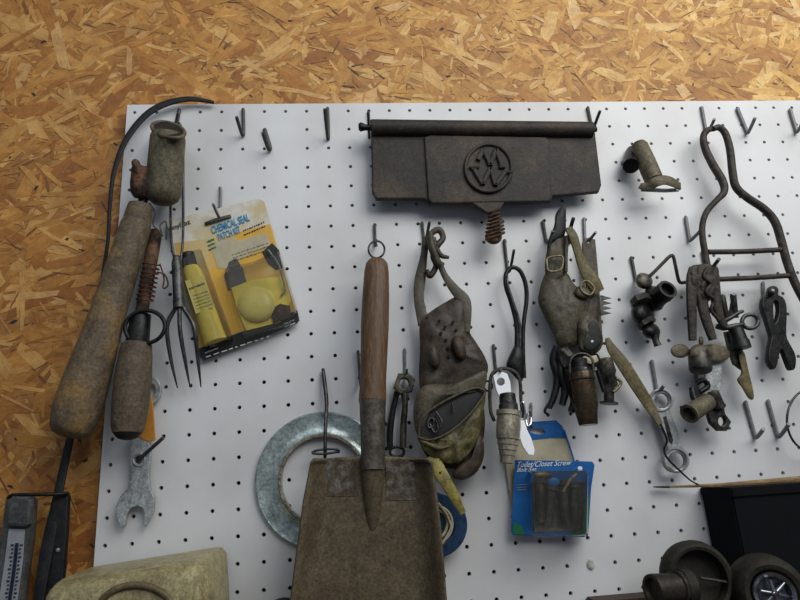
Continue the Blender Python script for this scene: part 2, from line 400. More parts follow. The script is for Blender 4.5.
def board_mat():
    m=bpy.data.materials.new('white pegboard paint'); m.use_nodes=True
    nt=m.node_tree; N=nt.nodes; L=nt.links; b=N['Principled BSDF']
    tc=N.new('ShaderNodeTexCoord'); n=N.new('ShaderNodeTexNoise'); n.inputs['Scale'].default_value=7; n.inputs['Detail'].default_value=5; L.new(tc.outputs['Object'],n.inputs['Vector'])
    r=N.new('ShaderNodeValToRGB'); r.color_ramp.elements[0].position=.30; r.color_ramp.elements[1].position=.58
    r.color_ramp.elements[0].color=(.50,.49,.48,1); r.color_ramp.elements[1].color=(.62,.625,.63,1); L.new(n.outputs[0],r.inputs[0])
    n2=N.new('ShaderNodeTexNoise'); n2.inputs['Scale'].default_value=30; n2.inputs['Detail'].default_value=8; n2.inputs['Roughness'].default_value=.7; L.new(tc.outputs['Object'],n2.inputs['Vector'])
    r2=N.new('ShaderNodeValToRGB'); r2.color_ramp.elements[0].position=.66; r2.color_ramp.elements[1].position=.78; r2.color_ramp.elements[0].color=(0,0,0,1); r2.color_ramp.elements[1].color=(.35,.35,.35,1); L.new(n2.outputs[0],r2.inputs[0])
    mx=N.new('ShaderNodeMix'); mx.data_type='RGBA'; L.new(r2.outputs[0],mx.inputs[0]); L.new(r.outputs[0],mx.inputs[6]); mx.inputs[7].default_value=(.30,.28,.25,1)
    L.new(mx.outputs[2],b.inputs['Base Color']); b.inputs['Roughness'].default_value=.42
    n3=N.new('ShaderNodeTexNoise'); n3.inputs['Scale'].default_value=180; n3.inputs['Detail'].default_value=3; L.new(tc.outputs['Object'],n3.inputs['Vector'])
    bp=N.new('ShaderNodeBump'); bp.inputs['Strength'].default_value=.10; bp.inputs['Distance'].default_value=.001; L.new(n3.outputs[0],bp.inputs['Height']); L.new(bp.outputs[0],b.inputs['Normal'])
    return m
def build_board():
    V={};VL=[];Fc=[]
    def v(x,y,z):
        k=(round(x,4),round(y,4),round(z,4))
        if k not in V: V[k]=len(VL); VL.append(M(Vector((x,y,z))))
        return V[k]
    NC,NR=41,26; K=12; R_=.082; TH=.19
    filled={(7,1),(7,2),(5,3)}
    for i in range(NC):
        for j in range(NR):
            x0,x1=(i-.5 if i else -.36),i+.5; z1,z0=(-j+.5 if j else .42),-j-.5
            cx,cz=i,-j
            if (i,j) in filled:
                Fc.append([v(x0,0,z0),v(x1,0,z0),v(x1,0,z1),v(x0,0,z1)]); continue
            ring=[(cx+R_*math.cos(math.pi/4+2*math.pi*k/K),cz+R_*math.sin(math.pi/4+2*math.pi*k/K)) for k in range(K)]
            cor=[(x1,z1),(x0,z1),(x0,z0),(x1,z0)]
            for q in range(4):
                a=cor[q]; b=cor[(q+1)%4]; rr=[ring[(q*3+s)%K] for s in range(4)]
                Fc.append([v(a[0],0,a[1]),v(b[0],0,b[1])]+[v(p[0],0,p[1]) for p in rr[::-1]])
            for k in range(K):
                p,q_=ring[k],ring[(k+1)%K]
                Fc.append([v(p[0],0,p[1]),v(q_[0],0,q_[1]),v(q_[0],TH,q_[1]),v(p[0],TH,p[1])])
    xa,xb,za,zb=-.36,NC-.5,.42,-NR+.5
    for a,b in (((xa,za),(xb,za)),((xb,za),(xb,zb)),((xb,zb),(xa,zb)),((xa,zb),(xa,za))):
        Fc.append([v(a[0],0,a[1]),v(b[0],0,b[1]),v(b[0],TH,b[1]),v(a[0],TH,a[1])])
    me=bpy.data.meshes.new('board'); base=M(Vector((xa,TH,zb)))
    me.from_pydata([p-base for p in VL],[],Fc); me.materials.append(board_mat())
    o=bpy.data.objects.new('pegboard',me); o.location=base; col.objects.link(o)
    tagit(o,'large white painted pegboard full of small holes, screwed to the strand board wall','pegboard')
build_board()
# dark battens the board is screwed to (behind it)
link('trim_1', box_me(.3,40,.19,.61,-.5,.1,.02), m_shelf)['kind']='structure'
# shelf the bottom things stand on
SH=-23.15
PT=-22.15
shelf=link('wooden_shelf', box_me(-12,46,-9,-.02,SH-.8,SH,.05), m_shelf)
tagit(shelf,'reddish brown wooden shelf running along the bottom of the pegboard','shelf')
link('floor', box_me(-60,100,-80,.8,-ZOFF-1,-ZOFF,.02), mat('concrete floor',(.16,.15,.14),(.10,.095,.09),6,.8))['kind']='structure'

# ================================================================ EMPTY / CARRYING HOOKS
def hook(label, pts, w=1.5, m=None, group=None, name='pegboard_hook'):
    """pts (px,py,d): first point gets a stub pushed into the board"""
    p=pts[0]; path=[(p[0],p[1],-.3),(p[0],p[1],.02)]+[(p[0]+.2,p[1]+1.5,max(.10,p[2]))]+list(pts[1:])
    bm=bmesh.new(); tube(bm,path,w,n=4,k=8)
    return tagit(link(name,bm2me(bm),m or m_wire),label,'hook','wire hooks on the pegboard')
hook('bare dark V-shaped hook near the board top, leftmost of the empty hooks',[(243,110,.1),(243.5,132,.1),(242,134,.2),(236.5,117,1.1)],1.7)
hook('short stubby bare hook just right of the leftmost empty hook, set a little lower',[(265,130,.1),(270,147,.1),(268.5,148.5,.25),(263,133,1.1)],2.0)
hook('tall narrow bare hook left of the cast iron lid',[(327.5,109,.1),(328.5,135,.1),(327.5,137,.2),(324.5,109,1.5)],1.6)
hook('hook holding the left end of the cast iron lid',[(368.5,112,.1),(370,135,.1),(369,136,.4),(368,112,1.5)],1.2)
hook('hook rising above the right end of the cast iron lid',[(588,108,.1),(592,128,.1),(592,132,.4),(600,111,1.6)],1.5)
hook('hook carrying the bent iron rack',[(702,108,.1),(706,130,.1),(708,132,.4),(714.5,119,1.3)],1.5,m_bright)
hook('bright V-shaped empty hook right of the rack top',[(738,109,.1),(746.5,130,.1),(748.5,132,.25),(755,118,1.0)],1.7,m_bright)
hook('empty V-shaped hook at the upper right corner of the photo',[(790.5,110,.1),(796,129,.1),(798,131,.25),(805,118,1.0)],1.7,m_bright)
hook('bright V-shaped hook beside the left arm of the rack',[(686,218,.1),(689,238,.1),(691,240,.25),(702,229,.9)],1.7,m_bright)
hook('hook above the yellow patch kit card',[(220.5,189,.1),(220,214,.1),(219,217,.4),(213,204,1.1)],1.5,m_bright)
hook('hook the old tin canister and the fork hang on',[(179,110,.1),(176,128,.1),(175,129,.3),(178,113,.9)],1.5)
hook('hook passing through the eye of the grey open-end wrench',[(139,436,.1),(138,457,.1),(138,460,.3),(163,438,1.2)],1.9)
hook('hook holding the hanging ring of the scoop',[(374.5,225,.1),(375,240,.1),(375,246,.3),(376,240,1.3)],1.5)
hook('hook partly hidden behind the left side of the scoop handle',[(358,352,.1),(360,378,.1),(361,386,.3),(364,372,1.1)],1.4)
hook('hook over the dark hex-headed tool right of the scoop handle',[(404.5,350,.1),(405,374,.1),(406,377,.4),(407,368,1.1)],1.4,m_bright)
hook('hook the buckled leather blinder is tied to',[(422,223,.1),(424,240,.1),(425,244,.4),(429.5,222,1.5)],1.5)
hook('hook through the spring loop of the black shears',[(504.5,241,.1),(507.5,268,.1),(510,270,.5),(514,250,1.6)],1.5)
hook('hook through the chrome eye above the tapered metal nozzle',[(493.5,346,.1),(496,372,.1),(498,377,.5),(501,369,1.5)],1.5)
hook('hook at the left shoulder of the big leather collar',[(543,222,.1),(546,240,.1),(549,243,.5),(553,231,1.3)],1.7)
hook('hook holding the olive strap end of the big leather collar',[(570,240,.1),(569,236,.5),(570,230,1.0),(573.5,218,1.5)],1.9,m_rust)
hook('hook through the grey leather strip with metal teeth',[(584,219,.1),(585,238,.1),(588,241,.4),(596,232,1.2)],1.5,m_bright)
hook('hook carrying the double-ring wrench',[(652,362,.1),(656.5,388,.1),(659,391,.3),(664.5,385,1.1)],1.8,m_bright)
hook('hook holding the black pipe fittings',[(631.5,258,.1),(635.5,278,.1),(637,281,.4),(641,274,1.0)],1.6)
hook('hook carrying the twin-legged iron clamp',[(703,252,.1),(706,270,.1),(708,273,.5),(719,259,2.0)],1.8)
hook('hook above the snap clip',[(723,296,.1),(727,316,.1),(729,318,.4),(734,294,1.8)],1.8,m_bright)
hook('bright hook behind the black spring clothes peg tool',[(763,283,.1),(764,300,.1),(766,302,.3),(773,290,1.2)],1.6,m_bright)
hook('hook below the wing valve carrying the tube elbow',[(696,374,.1),(698,393,.1),(700,395,.3),(709,380,1.4)],1.6,m_bright)
hook('left one of the two empty V-shaped hooks at the lower right',[(746,403,.1),(754.5,434,.1),(757,437,.25),(763.5,429,1.0)],1.9,m_bright,None)
hook('V-shaped hook at the lower right beside the thin wire ring',[(768.5,402,.1),(777,433,.1),(780,436,.25),(789,424,1.1)],1.9,m_bright)

# ================================================================ LEFT GROUP
bm=bmesh.new()
strap(bm,[(214,102.5,.25),(190,99,.35),(165,104,.4),(145,116,.4),(126,140,.4),(114,172,.4),(109.5,210,.4),(108,240,.4),(101,285,.3),(91,340,.1),(80,400,.1),(68,448,.1),(57,500,.3),(47,550,.5),(39,600,.6),(36,640,.6)],
      [1.4,2.6,3.2,3.2,2.8,2.0,1.6,1.6,1.5,2,3,3.6,4.5,6,5,5],th=.12,n=8)
tagit(link('leather_strap',bm2me(bm),m_black2),'long thin black strap arching over the left board corner and down past the wooden handle','strap')

r=root('wooden_club','thick grey brown wooden handle hanging aslant off the left board edge','handle',U(137,205,1.3))
LA(r,'club_body',m_woodG,(137,222,1.4),(69.5,434,1.5),[(0,13.5),(.02,14.5),(.2,15.6),(.45,17),(.6,19),(.75,21.8),(.88,23),(.94,21.8),(.98,19.5),(1.0,16),(1.015,8)],k=36)
LA(r,'neck',m_woodD,(141,205,1.35),(136,226,1.4),[(0,8),(.06,11.8),(.5,13),(1,13.6)],label='darker narrow neck')

r=root('tin_canister','rusty tin canister with side spout hanging at the upper left corner of the board','canister',U(168,124,1.7))
LA(r,'canister_body',m_tin,(168.3,134.5,1.7),(163,195,1.2),[(0,14.5),(.0,15.5),(.06,16.8),(.5,17.2),(.85,17.6),(.98,17),(1.08,14.5),(1.15,9),(1.17,2)],k=36)
T(r,'rim',m_tin,[(p[0],p[1],1.75+(p[1]-130)*.13) for p in circ(168.3,130,16.8,7.2,24,rot=.24)],1.9,closed=True)
link('open_top',pillow_me(circ(168.3,130,15.8,6.3,20,rot=.24),1.75,.03,th=.05,n=2,dfun=lambda x,y:(y-130)*.12),m_black2,r)
LA(r,'side_chamber',m_rust,(143,168,1.6),(141,196,1.4),[(0,8),(.03,10.5),(.6,11),(.9,10),(1.05,7),(1.1,1)])
T(r,'knob',m_rust,[(144,182,1.6),(139,172,1.9),(135.5,163,2.0),(134.5,161,2.0)],[3.5,3.8,4.0,2.6])
T(r,'outlet_neck',m_steel,[(146,194,1.2),(142,203,1.2),(140,212,1.3)],[5,4.5,5.5])
T(r,'wire_tie',m_wire,[(149,203,1.3),(155,212,1.2),(153,224,1.1),(158,230,1.0),(163,236,.9),(160,226,.9),(166,222,.8),(166,240,.6)],.7)

r=root('long_fork','dark wire toasting fork with three tines hanging behind the tin canister','fork',U(177,118,.3))
T(r,'wire_shank',m_steel,[(177,268,1.2),(171.5,240,1.0),(170.5,190,.2),(172,135,.15),(177,122,.15),(182.5,135,.15),(183.2,190,.2),(182.8,240,1.0),(179.5,268,1.2)],1.3)
LA(r,'twisted_shank',m_steel,(176.5,256,1.2),(179,308,1.25),[(0,3.2),(.15,5.2),(.85,5.4),(.86,5.9),(1,5.9),(1,2)],k=12)
T(r,'tine',m_steel,[(177,306,1.25),(169,320,1.2),(167,332,1.1),(171,360,.8),(177.5,388,.5)],[2.2,2.2,2.2,1.8,.6])
T(r,'tine',m_steel,[(179.5,306,1.25),(180,330,1.2),(185,360,.9),(190,387,.5)],[2.2,2.2,1.8,.6])
T(r,'tine',m_steel,[(182,306,1.25),(191,320,1.25),(195,332,1.2),(198,360,.9),(201,387,.5)],[2.2,2.2,2.2,1.8,.6])

r=root('soldering_iron','wood-handled rusty iron with wire wound on its shaft, beside the fork','tool',U(155,232,1.0))
LA(r,'shaft',m_rust,(156,231,.35),(138,332,1.2),[(0,4),(.01,6.3),(.3,6.6),(.6,6.2),(1,6)],k=14)
bm=bmesh.new(); hp=[]
for i in range(0,110):
    f=i/109; a=f*2*math.pi*8.5; x=151.5-6.8*f; y=263+38*f
    hp.append((x+8.5*math.cos(a),y+2.2*math.cos(a),1.1+.38*math.sin(a)))
tube(bm,hp,.8,n=1,k=6); link('wire_winding',bm2me(bm),m_rusty2,r)
T(r,'loose_wire',m_rusty2,[(157,272,1.5),(165,275,1.4),(168,285,1.3),(163,288,1.3),(164,278,1.3),(160,264,1.3)],.8)
LA(r,'ferrule',m_black,(141,315,1.2),(137,345,1.3),[(0,7),(0,9.5),(1,11.5),(1.05,13),(1.15,13),(1.15,8)],k=20)
T(r,'ring',m_black,[(p[0],p[1],1.6) for p in circ(145,327,20,16.5,16,rot=-.15)],2.1,closed=True)
LA(r,'wooden_handle',m_woodD,(136.8,343,1.35),(127.5,433,1.5),[(0,12),(.02,14.5),(.15,16),(.4,17.8),(.7,17.6),(.92,16.2),(1,14)],k=32)
LA(r,'end_cap',m_black2,(127.7,431,1.5),(127,440,1.5),[(0,13.5),(.4,12.5),(.8,9),(1,4)])
tagit(PL(None,'orange_wedge',m_oran,[(148,385),(153,402),(155.5,440),(149,442),(138,437),(142,405)],.45,th=.12),'orange plastic wedge peeking out behind the dark wooden handle','wedge')
tagit(PL(None,'steel_disc',m_lead,[circ(152,390,9.5,13.5),circ(152,390,4,6)],.3,th=.12),'small grey steel disc half hidden right of the dark wooden handle','disc')

r=root('open_end_wrench','flat grey open-end wrench hanging jaws down on the left side of the board','wrench',U(139,459,.4))
PL(r,'wrench_body',m_lead,[[(133,436),(149,439),(151.5,452),(149.5,475),(150.5,487),(155,497),(154.5,511),(150,520),(146,527),(143.5,523),(145,514),(143.5,508),(138,505.5),(131.5,508),(127.5,514),(126,526),(123,528),(117.5,519),(116.5,507),(121,496),(129,488),(130.5,475),(130.5,455)],circ(139,460,3.8)],.42,th=.2,bev=.035)
T(r,'eye_rim',m_lead,[(p[0],p[1],.44) for p in circ(139,460,6,6,14)],.8,closed=True)

# ---- patch kit card
KC=[(167,221),(263,197.5),(301,322),(201,362)]
def kq(u,v):
    a=[KC[0][i]+(KC[1][i]-KC[0][i])*u for i in (0,1)]; b=[KC[3][i]+(KC[2][i]-KC[3][i])*u for i in (0,1)]
    return (a[0]+(b[0]-a[0])*v, a[1]+(b[1]-a[1])*v)
def kpoly(l): return [kq(*p) for p in l]
r=root('patch_kit_card','yellow and white blister card of a patch kit with glue tube inside, hanging tilted','package',U(220,215,.35))
PL(r,'backing_card',m_card,kpoly([(.0,.02),(.02,0),(.95,0),(1,.03),(1,.96),(.97,1),(.03,1),(0,.97)]),.30,th=.05,bev=.01)
PL(r,'orange_panel',m_orange,kpoly([(.02,.16),(.5,.21),(.99,.21),(.985,.90),(.02,.90)]),.315,th=.02,bev=.004)
PL(r,'white_panel',m_cream,kpoly([(.36,.23),(.62,.23),(.62,.27),(.93,.27),(.93,.37),(.6,.40),(.50,.45),(.38,.42)]),.33,th=.02,bev=.004)
PL(r,'black_band',m_inkK,kpoly([(0,.905),(1,.905),(.99,.985),(.96,1),(.03,1),(0,.97)]),.325,th=.02,bev=.004)
ST(r,'hanger_bar',m_steel,[(205,224,.36),(217,219.5,.42),(231,216,.36)],1.7,th=.05,label='dark plastic hanging slot')
PL(r,'dark_picture',m_inkG,[(229,262),(236,258),(243,268),(247,284),(228,291),(224,276)],.335,th=.02,bev=.004)
PL(r,'dark_picture',m_inkK,[(262,252),(272,243),(279,250),(283,268),(276,270),(268,264)],.335,th=.02,bev=.004)
link('lettering',text_me('CHEMICAL SEAL',(212.5,234),(250,220.5),(210.5,226.5),.335,bold=.012),m_inkB,r)
link('lettering',text_me('PATCH KIT',(219,241),(241,232.5),(217,234),.335,bold=.012),m_inkB,r)
link('lettering',text_me('Vinyl oz',(168,233),(191,225),(166.5,227),.335,bold=.0),m_inkK,r)
# small illegible print as short strokes
def strokes(parent,name,m,p0,p1,rows,d,seed,w=.45,drow=(1,3)):
    rn=random.Random(seed); bm=bmesh.new()
    for k in range(rows):
        f=0
        while f<.97:
            l=rn.uniform(.03,.10); f2=min(1,f+l)
            a=(p0[0]+(p1[0]-p0[0])*f+drow[0]*k,p0[1]+(p1[1]-p0[1])*f+drow[1]*k+rn.uniform(-.2,.2),d); b=(p0[0]+(p1[0]-p0[0])*f2+drow[0]*k,p0[1]+(p1[1]-p0[1])*f2+drow[1]*k+rn.uniform(-.2,.2),d)
            strap(bm,[a,b],w,th=.012,n=1); f=f2+rn.uniform(.02,.05)
    return link(name,bm2me(bm),m,parent)
strokes(r,'small_print',m_inkK,(243,231),(264,222),2,.335,3,.6,(1,4))
strokes(r,'small_print',m_inkGr,(207,242),(214,239),3,.335,4,1.1,(1,4))
strokes(r,'small_print',m_inkW,(206,357),(270,336),1,.345,5,.55)
strokes(r,'small_print',m_inkW,(205,353),(218,348),1,.345,6,.6)
strokes(r,'small_print',m_inkW,(284,324),(294,320),2,.345,9,.6,(1,3))
strokes(r,'small_print',m_inkG,(232,255),(268,243),3,.345,8,.3,(1,3))
# glue tube inside
gt=LA(r,'glue_tube',m_yellow,(190,266,.6),(216,342,.55),[(0,3),(.0,6.5),(.1,9.5),(.5,10),(.9,11),(1,11.5),(1,2)],k=20)
LA(gt,'tube_cap',m_black2,(187,253,.6),(190.5,267,.6),[(0,5),(.05,6.8),(1,7.2),(1,2)],k=16)
gt2=PL(gt,'tube_label',m_paleY,[(185,281),(204,275),(214,307),(196,314)],.98,th=.04,bev=.01)
strokes(gt2,'small_print',m_inkG,(189,289),(205,283),1,1.0,12,1.0)
strokes(gt2,'small_print',m_inkGr,(193,296),(208,291),5,1.0,13,.35,(1.1,3.2))
PI(r,'patch_disc',m_paleY,circ(257,304,19,18,16),.5,.30,th=.1,n=2)
PL(r,'patch_sheet',m_yellow,[(231,288),(252,280),(284,276),(291,300),(281,322),(246,331),(238,312)],.40,th=.04)
PL(r,'dark_sponge',m_rust,[(271,310),(280,304),(290,306),(291,318),(273,323)],.55,th=.15)
T(r,'clip_wire',m_bright,[(268,250,.5),(277,262,.5),(282,275,.55),(285,290,.55),(281,296,.5)],1.0)
def blister(parent,outl,d0,d1,shrink=.92,name='clear_blister'):
    cx=sum(p[0] for p in outl)/len(outl); cyy=sum(p[1] for p in outl)/len(outl)
    bm=bmesh.new(); n=len(outl)
    R0=[bm.verts.new(U(x,y,d0)) for x,y in outl]; R1=[bm.verts.new(U(cx+(x-cx)*shrink,cyy+(y-cyy)*shrink,d1)) for x,y in outl]
    for j in range(n): bm.faces.new((R0[j],R0[(j+1)%n],R1[(j+1)%n],R1[j]))
    bm.faces.new(R1)
    bmesh.ops.bevel(bm,geom=[e for e in bm.edges if not e.is_boundary],offset=.06,segments=2,affect='EDGES')
    return link(name,bm2me(bm),CLEAR,parent)
blister(r,[(178,256),(201,248),(234,340),(208,350)],.32,1.1)
blister(r,[(225,268),(252,262),(280,250),(298,312),(290,326),(243,340),(233,310)],.32,.95)

# ---- thermometer in dark frame (bottom left)
r=root('wall_thermometer','grey thermometer with pale scale and blue marks beside a dark bar, bottom left corner','thermometer',U(20,495,.5))
PL(r,'casing',m_ash,[(8,500),(12,495),(32,495),(36,500),(33,540),(28,575),(20,640),(-18,640),(-4,575),(3,540)],.7,th=.6,bev=.15)
PL(r,'top_cap',m_ash,[(9,500),(13,496),(30,496),(33.5,500),(32,524),(28,527),(9,526),(7,523)],.95,th=.3,bev=.12,label='rounded grey top')
sp_=PL(r,'scale_plate',m_scale,[(9,529),(25,529),(23,560),(17,605),(12,640),(-8,640),(-1,600),(5,560)],.74,th=.04,bev=.01)
strap_pts=[(17,543,.78),(14,570,.78),(9,605,.78),(5,640,.78)]
ST(sp_,'blue_column',m_dial,strap_pts,[1.6]*4,th=.02)
bm=bmesh.new()
for i in range(26):
    y=545+i*4; cxx=17-(y-543)*.12
    for s in (-1,1):
        l=3.0 if i%3==0 else 1.8
        strap(bm,[(cxx+s*3.0,y,.77),(cxx+s*(3.0+l),y,.77)],.65,th=.012,n=1)
link('tick_marks',bm2me(bm),m_dial,sp_)
PL(r,'side_bar',m_black2,[(55,494),(68,492),(69.5,497),(68,530),(65,570),(59,640),(33,640),(40,590),(47,550),(52,525)],.45,th=.3,bev=.04,label='dark flat side bar')
T(r,'top_rod',m_black,[(8,498,.6),(14,495,.8),(40,494.5,.8),(60,494,.6),(68,493,.5)],1.8)
LA(r,'screw',m_bright,(58,550,.45),(58,550,.5),[(0,2),(.5,2),(1,1)],k=10)

# ---- cream housing
r=root('bakelite_housing','large cream bakelite housing with round recess at the bottom left of the board','housing',U(140,640,1.5))
def loft_me(rings,caps=(True,True)):
    bm=bmesh.new(); RR=[[bm.verts.new(p) for p in ring] for ring in rings]; n=len(RR[0])
    for a,b in zip(RR,RR[1:]):
        for j in range(n): bm.faces.new((a[j],a[(j+1)%n],b[(j+1)%n],b[j]))
    if caps[0]: bm.faces.new(RR[0][::-1])
    if caps[1]: bm.faces.new(RR[-1])
    return bm2me(bm)
def zc(l):   # keep above the shelf
    return [Vector((p.x,p.y,max(p.z,SH+.01))) for p in l]
back=[(92,700),(88,600),(87,580),(88,573),(94,566.5),(214,547.5),(222,547),(227,553),(232,700)]
W0=[U(x,y,.4) for x,y in back]; wc=U(140,640,.4)
def ringw(sx,sz,d): return zc([Vector((wc.x+(p.x-wc.x)*sx,-d,wc.z+(p.z-wc.z)*sz)) for p in W0])
link('housing_shell',loft_me([ringw(1,1,.4),ringw(1,1,1.5),ringw(.99,.985,3.0),ringw(.975,.96,3.5),ringw(.94,.90,3.85),ringw(.86,.79,4.0),ringw(.6,.5,4.05)]),m_bakel,r)
T(r,'side_rib',m_bakel,[(196,578,3.75),(197,600,3.85),(197,640,3.85)],[3,6,6.5])
T(r,'recess_rim',m_bakelD,[(p[0],p[1],4.0) for p in circ(136,622,42,37,24)],[3.6]*24,closed=True)
PI(r,'recess_face',m_bakel,circ(137,625,40,35,20),3.98,.10,th=.2,n=2)

# ================================================================ CAST IRON LID
r=root('cast_iron_lid','black cast iron flap with round raised monogram and coil spring handle, hinged on two hooks','cast iron lid',U(483,125,.8))
PL(r,'lid_plate',m_iron,[(371,126),(370,121),(592,123),(594,132),(600.5,186),(598,193),(552,197),(550,203),(430,205),(424,200),(376,200),(372,193)],.95,th=.30,bev=.07)
bm=bmesh.new()
for i in range(2): pass
P0,P1=(371,128,1.0),(592,130,1.0)
lathe(bm,P0,P1,[(0,7),(.002,8.5),(.998,8),(1,6.5)],k=20); link('hinge_roll',bm2me(bm),m_iron,r)
PL(r,'raised_panel',m_iron,[(424,138),(430,136),(545,138),(549,142),(551,198),(548,202),(432,204),(428,200)],1.08,th=.2,bev=.06)
em=PL(r,'emblem',m_iron,[circ(488.5,168,23,23.5,32)],1.14,th=.1,bev=.02)
T(em,'emblem_ring',m_iron,[(p[0],p[1],1.16) for p in circ(488.5,168,23,23.5,28)],1.9,closed=True)
ex=lambda l:[(430+x/5,130+y/5,1.20) for x,y in l]
def bars(bm,l,w):
    q=ex(l)
    for a,b in zip(q,q[1:]): strap(bm,[a,b],w,th=.16,n=1)
bm=bmesh.new(); bars(bm,[(196,187),(244,187)],1.2); bars(bm,[(240,150),(266,96),(302,176),(330,96),(362,187)],2.3); bars(bm,[(345,187),(375,187)],1.2); link('monogram_letter',bm2me(bm),m_iron,em,smooth=False)
bm=bmesh.new(); bars(bm,[(206,196),(232,196)],1.2); bars(bm,[(222,200),(264,270),(302,190),(328,276),(374,212)],2.3); bars(bm,[(370,212),(408,212)],1.2); link('monogram_letter',bm2me(bm),m_iron,em,smooth=False)
T(r,'hinge_pin',m_black,[(372,128,1.0),(366,127.5,1.0),(361,127,1.0),(358.5,127,1.0)],[3,3,4.5,3])
T(r,'hinge_pin',m_black,[(590,130,1.0),(596,129,1.0)],[3.5,3])
PL(r,'handle_lug',m_iron,[(470,203),(504,203),(500,210),(494,216),(485,213),(478,208)],1.05,th=.25,bev=.05)
bm=bmesh.new(); hp=[]
for i in range(150):
    f=i/149; a=f*2*math.pi*7.5; rr=4.5+4.8*min(1,f*1.3); x=494+1.2*f; y=210+27*f
    hp.append((x+rr*math.cos(a)*.98,y-rr*.28*math.cos(a),1.15+rr/23*math.sin(a)))
tube(bm,hp,1.25,n=1,k=7); sp=link('spring_handle',bm2me(bm),m_rust,r)
PI(sp,'spring_tip',m_rust,circ(493.5,237,8.5,7.5,12),1.15,.35,th=.33,n=2)

# ================================================================ SCOOP
r=root('steel_scoop','big steel scoop with turned wooden handle hanging by a ring in the centre','scoop',U(376,245,1.2))
T(r,'hanging_ring',m_wire,[(p[0],p[1],.95+.3*math.sin(i)) for i,p in enumerate(circ(376.5,249.5,8,8.5,16))],1.0,closed=True)
LA(r,'handle',m_woodR,(377,259,1.35),(372.5,401,1.8),[(0,4),(.01,8),(.04,11),(.10,12.3),(.3,13.6),(.5,14),(.7,13.4),(.88,13),(.97,13.8),(1,13.8)],k=32)
LA(r,'socket',m_socket,(372.7,400,1.8),(373,470,2.0),[(0,12.5),(0,13.6),(.08,13.2),(.5,12.3),(1.0,12)],k=28)
LA(r,'socket_rib',m_scoop,(373,466,1.93),(372.5,545,1.55),[(0,12),(.15,11.6),(.4,9.8),(.7,6.8),(.92,3.2),(1,.5)],k=24)
rows=[(459,314,428),(463,311,432),(480,308,434),(500,304,437),(530,300,440.5),(560,296,443),(600,291,446),(640,286,449),(700,280,452)]
def scoop_me(rows,n=24,d0=1.75,up=.9,lim=None,u0=-1,u1=1,off=0):
    bm=bmesh.new(); G=[]
    for k,(y,xl,xr) in enumerate(rows):
        row=[]
        for i in range(n+1):
            u=u0+(u1-u0)*i/n
            x=(xl+xr)/2+(xr-xl)/2*u
            yy=y-(4*(1-min(1,abs(u)*1.3)) if k==0 else 0)
            dd=d0+off+up*max(0,(abs(u)-.66)/.34)**1.6+.15*(k<1)
            p=U(x,yy,dd); p.z=max(p.z,SH+.03); row.append(bm.verts.new(p))
        G.append(row)
    for a,b in zip(G,G[1:]):
        for i in range(n): bm.faces.new((a[i],a[i+1],b[i+1],b[i]))
    return bm2me(bm)
bl=link('blade',scoop_me(rows),m_scoop,r)
md=bl.modifiers.new('s','SOLIDIFY'); md.thickness=.09*S; md.offset=0
worn=[(464,324,350),(475,320,352),(490,318,356),(500,319,356)]
o=link('worn_patch',scoop_me([(462,322,352),(478,320,356),(496,320,358)],10,1.80,0,off=.02),m_worn,bl)
o=link('worn_patch',scoop_me([(462,386,414),(478,386,418),(500,386,418)],10,1.80,0,off=.02),m_worn,bl)

# ---- galvanised ring with hanger
r=root('galvanised_ring','round galvanised metal ring plate with rusty inner lip, half hidden behind the scoop','metal ring',U(323,414,.3))
A=U(323,479,0); B=U(323,479,0)+Vector((0,-1,0))
bm=bmesh.new(); k=72; prof=[(1.62,.02),(1.66,.26),(1.74,.30),(1.82,.22),(2.1,.16),(2.45,.17),(2.62,.22),(2.68,.18),(2.68,.04),(1.62,.02)]
RR=[[bm.verts.new(A+Vector((rr*math.cos(2*math.pi*j/k),-dd,rr*math.sin(2*math.pi*j/k)))) for j in range(k)] for rr,dd in prof[:-1]]
for a,b in zip(RR,RR[1:]+RR[:1]):
    for j in range(k): bm.faces.new((a[j],a[(j+1)%k],b[(j+1)%k],b[j]))
link('ring_plate',bm2me(bm),m_galv,r)
bm=bmesh.new(); RR=[[bm.verts.new(A+Vector(((1.70+.06*math.cos(c))*math.cos(2*math.pi*j/k),-.29-.06*math.sin(c),(1.70+.06*math.cos(c))*math.sin(2*math.pi*j/k)))) for j in range(k)] for c in [i*math.pi/3 for i in range(6)]]
for a,b in zip(RR,RR[1:]+RR[:1]):
    for j in range(k): bm.faces.new((a[j],a[(j+1)%k],b[(j+1)%k],b[j]))
link('inner_lip',bm2me(bm),m_galvlip,r,label='rusty inner lip')
r=root('long_wire_hanger','long dark wire hanger with cross loop in front of the galvanised ring','hanger',U(323,370,.3))
T(r,'hanger_wire',m_steel,[(323,369,.15),(324,378,.3),(326.5,402,.5),(325.5,425,.7),(325,452,.8),(325,462,.5)],[1.6,2,2,1.8,1.8,1.6])
T(r,'cross_loop',m_steel,[(p[0],p[1],.85) for p in circ(325.5,451.5,13,2.2,16,rot=-.08)],1.2,closed=True)

# ---- blue spool
r=root('blue_spool','round blue spool with cream cord peeking out right of the scoop blade','spool',U(433,494,.4))
def annulus(c,ri,ro,d,th,name,m,parent,label=None):
    return PL(parent,name,m,[circ(c[0],c[1],ro,ro,36),circ(c[0],c[1],ri,ri,30)],d,th=th,bev=.04,label=label)
annulus((434,525),20,33,.75,.25,'spool_flange',m_blue,r)
LA(r,'spool_core',m_blue,(434,525,.1),(434,525,.6),[(0,19.5),(1,19.5)])
for k,(a,b) in enumerate([(17,19),(12,15)]):
    T(r,'cord',m_cream,[(p[0],p[1],.72) for p in circ(435,525,a,b,18,rot=.3)],1.5,closed=True)
T(r,'cord',m_cream,[(438,503,.8),(445,512,.85),(449,520,.85),(451,527,.85),(447,536,.8),(441,545,.8)],1.4)

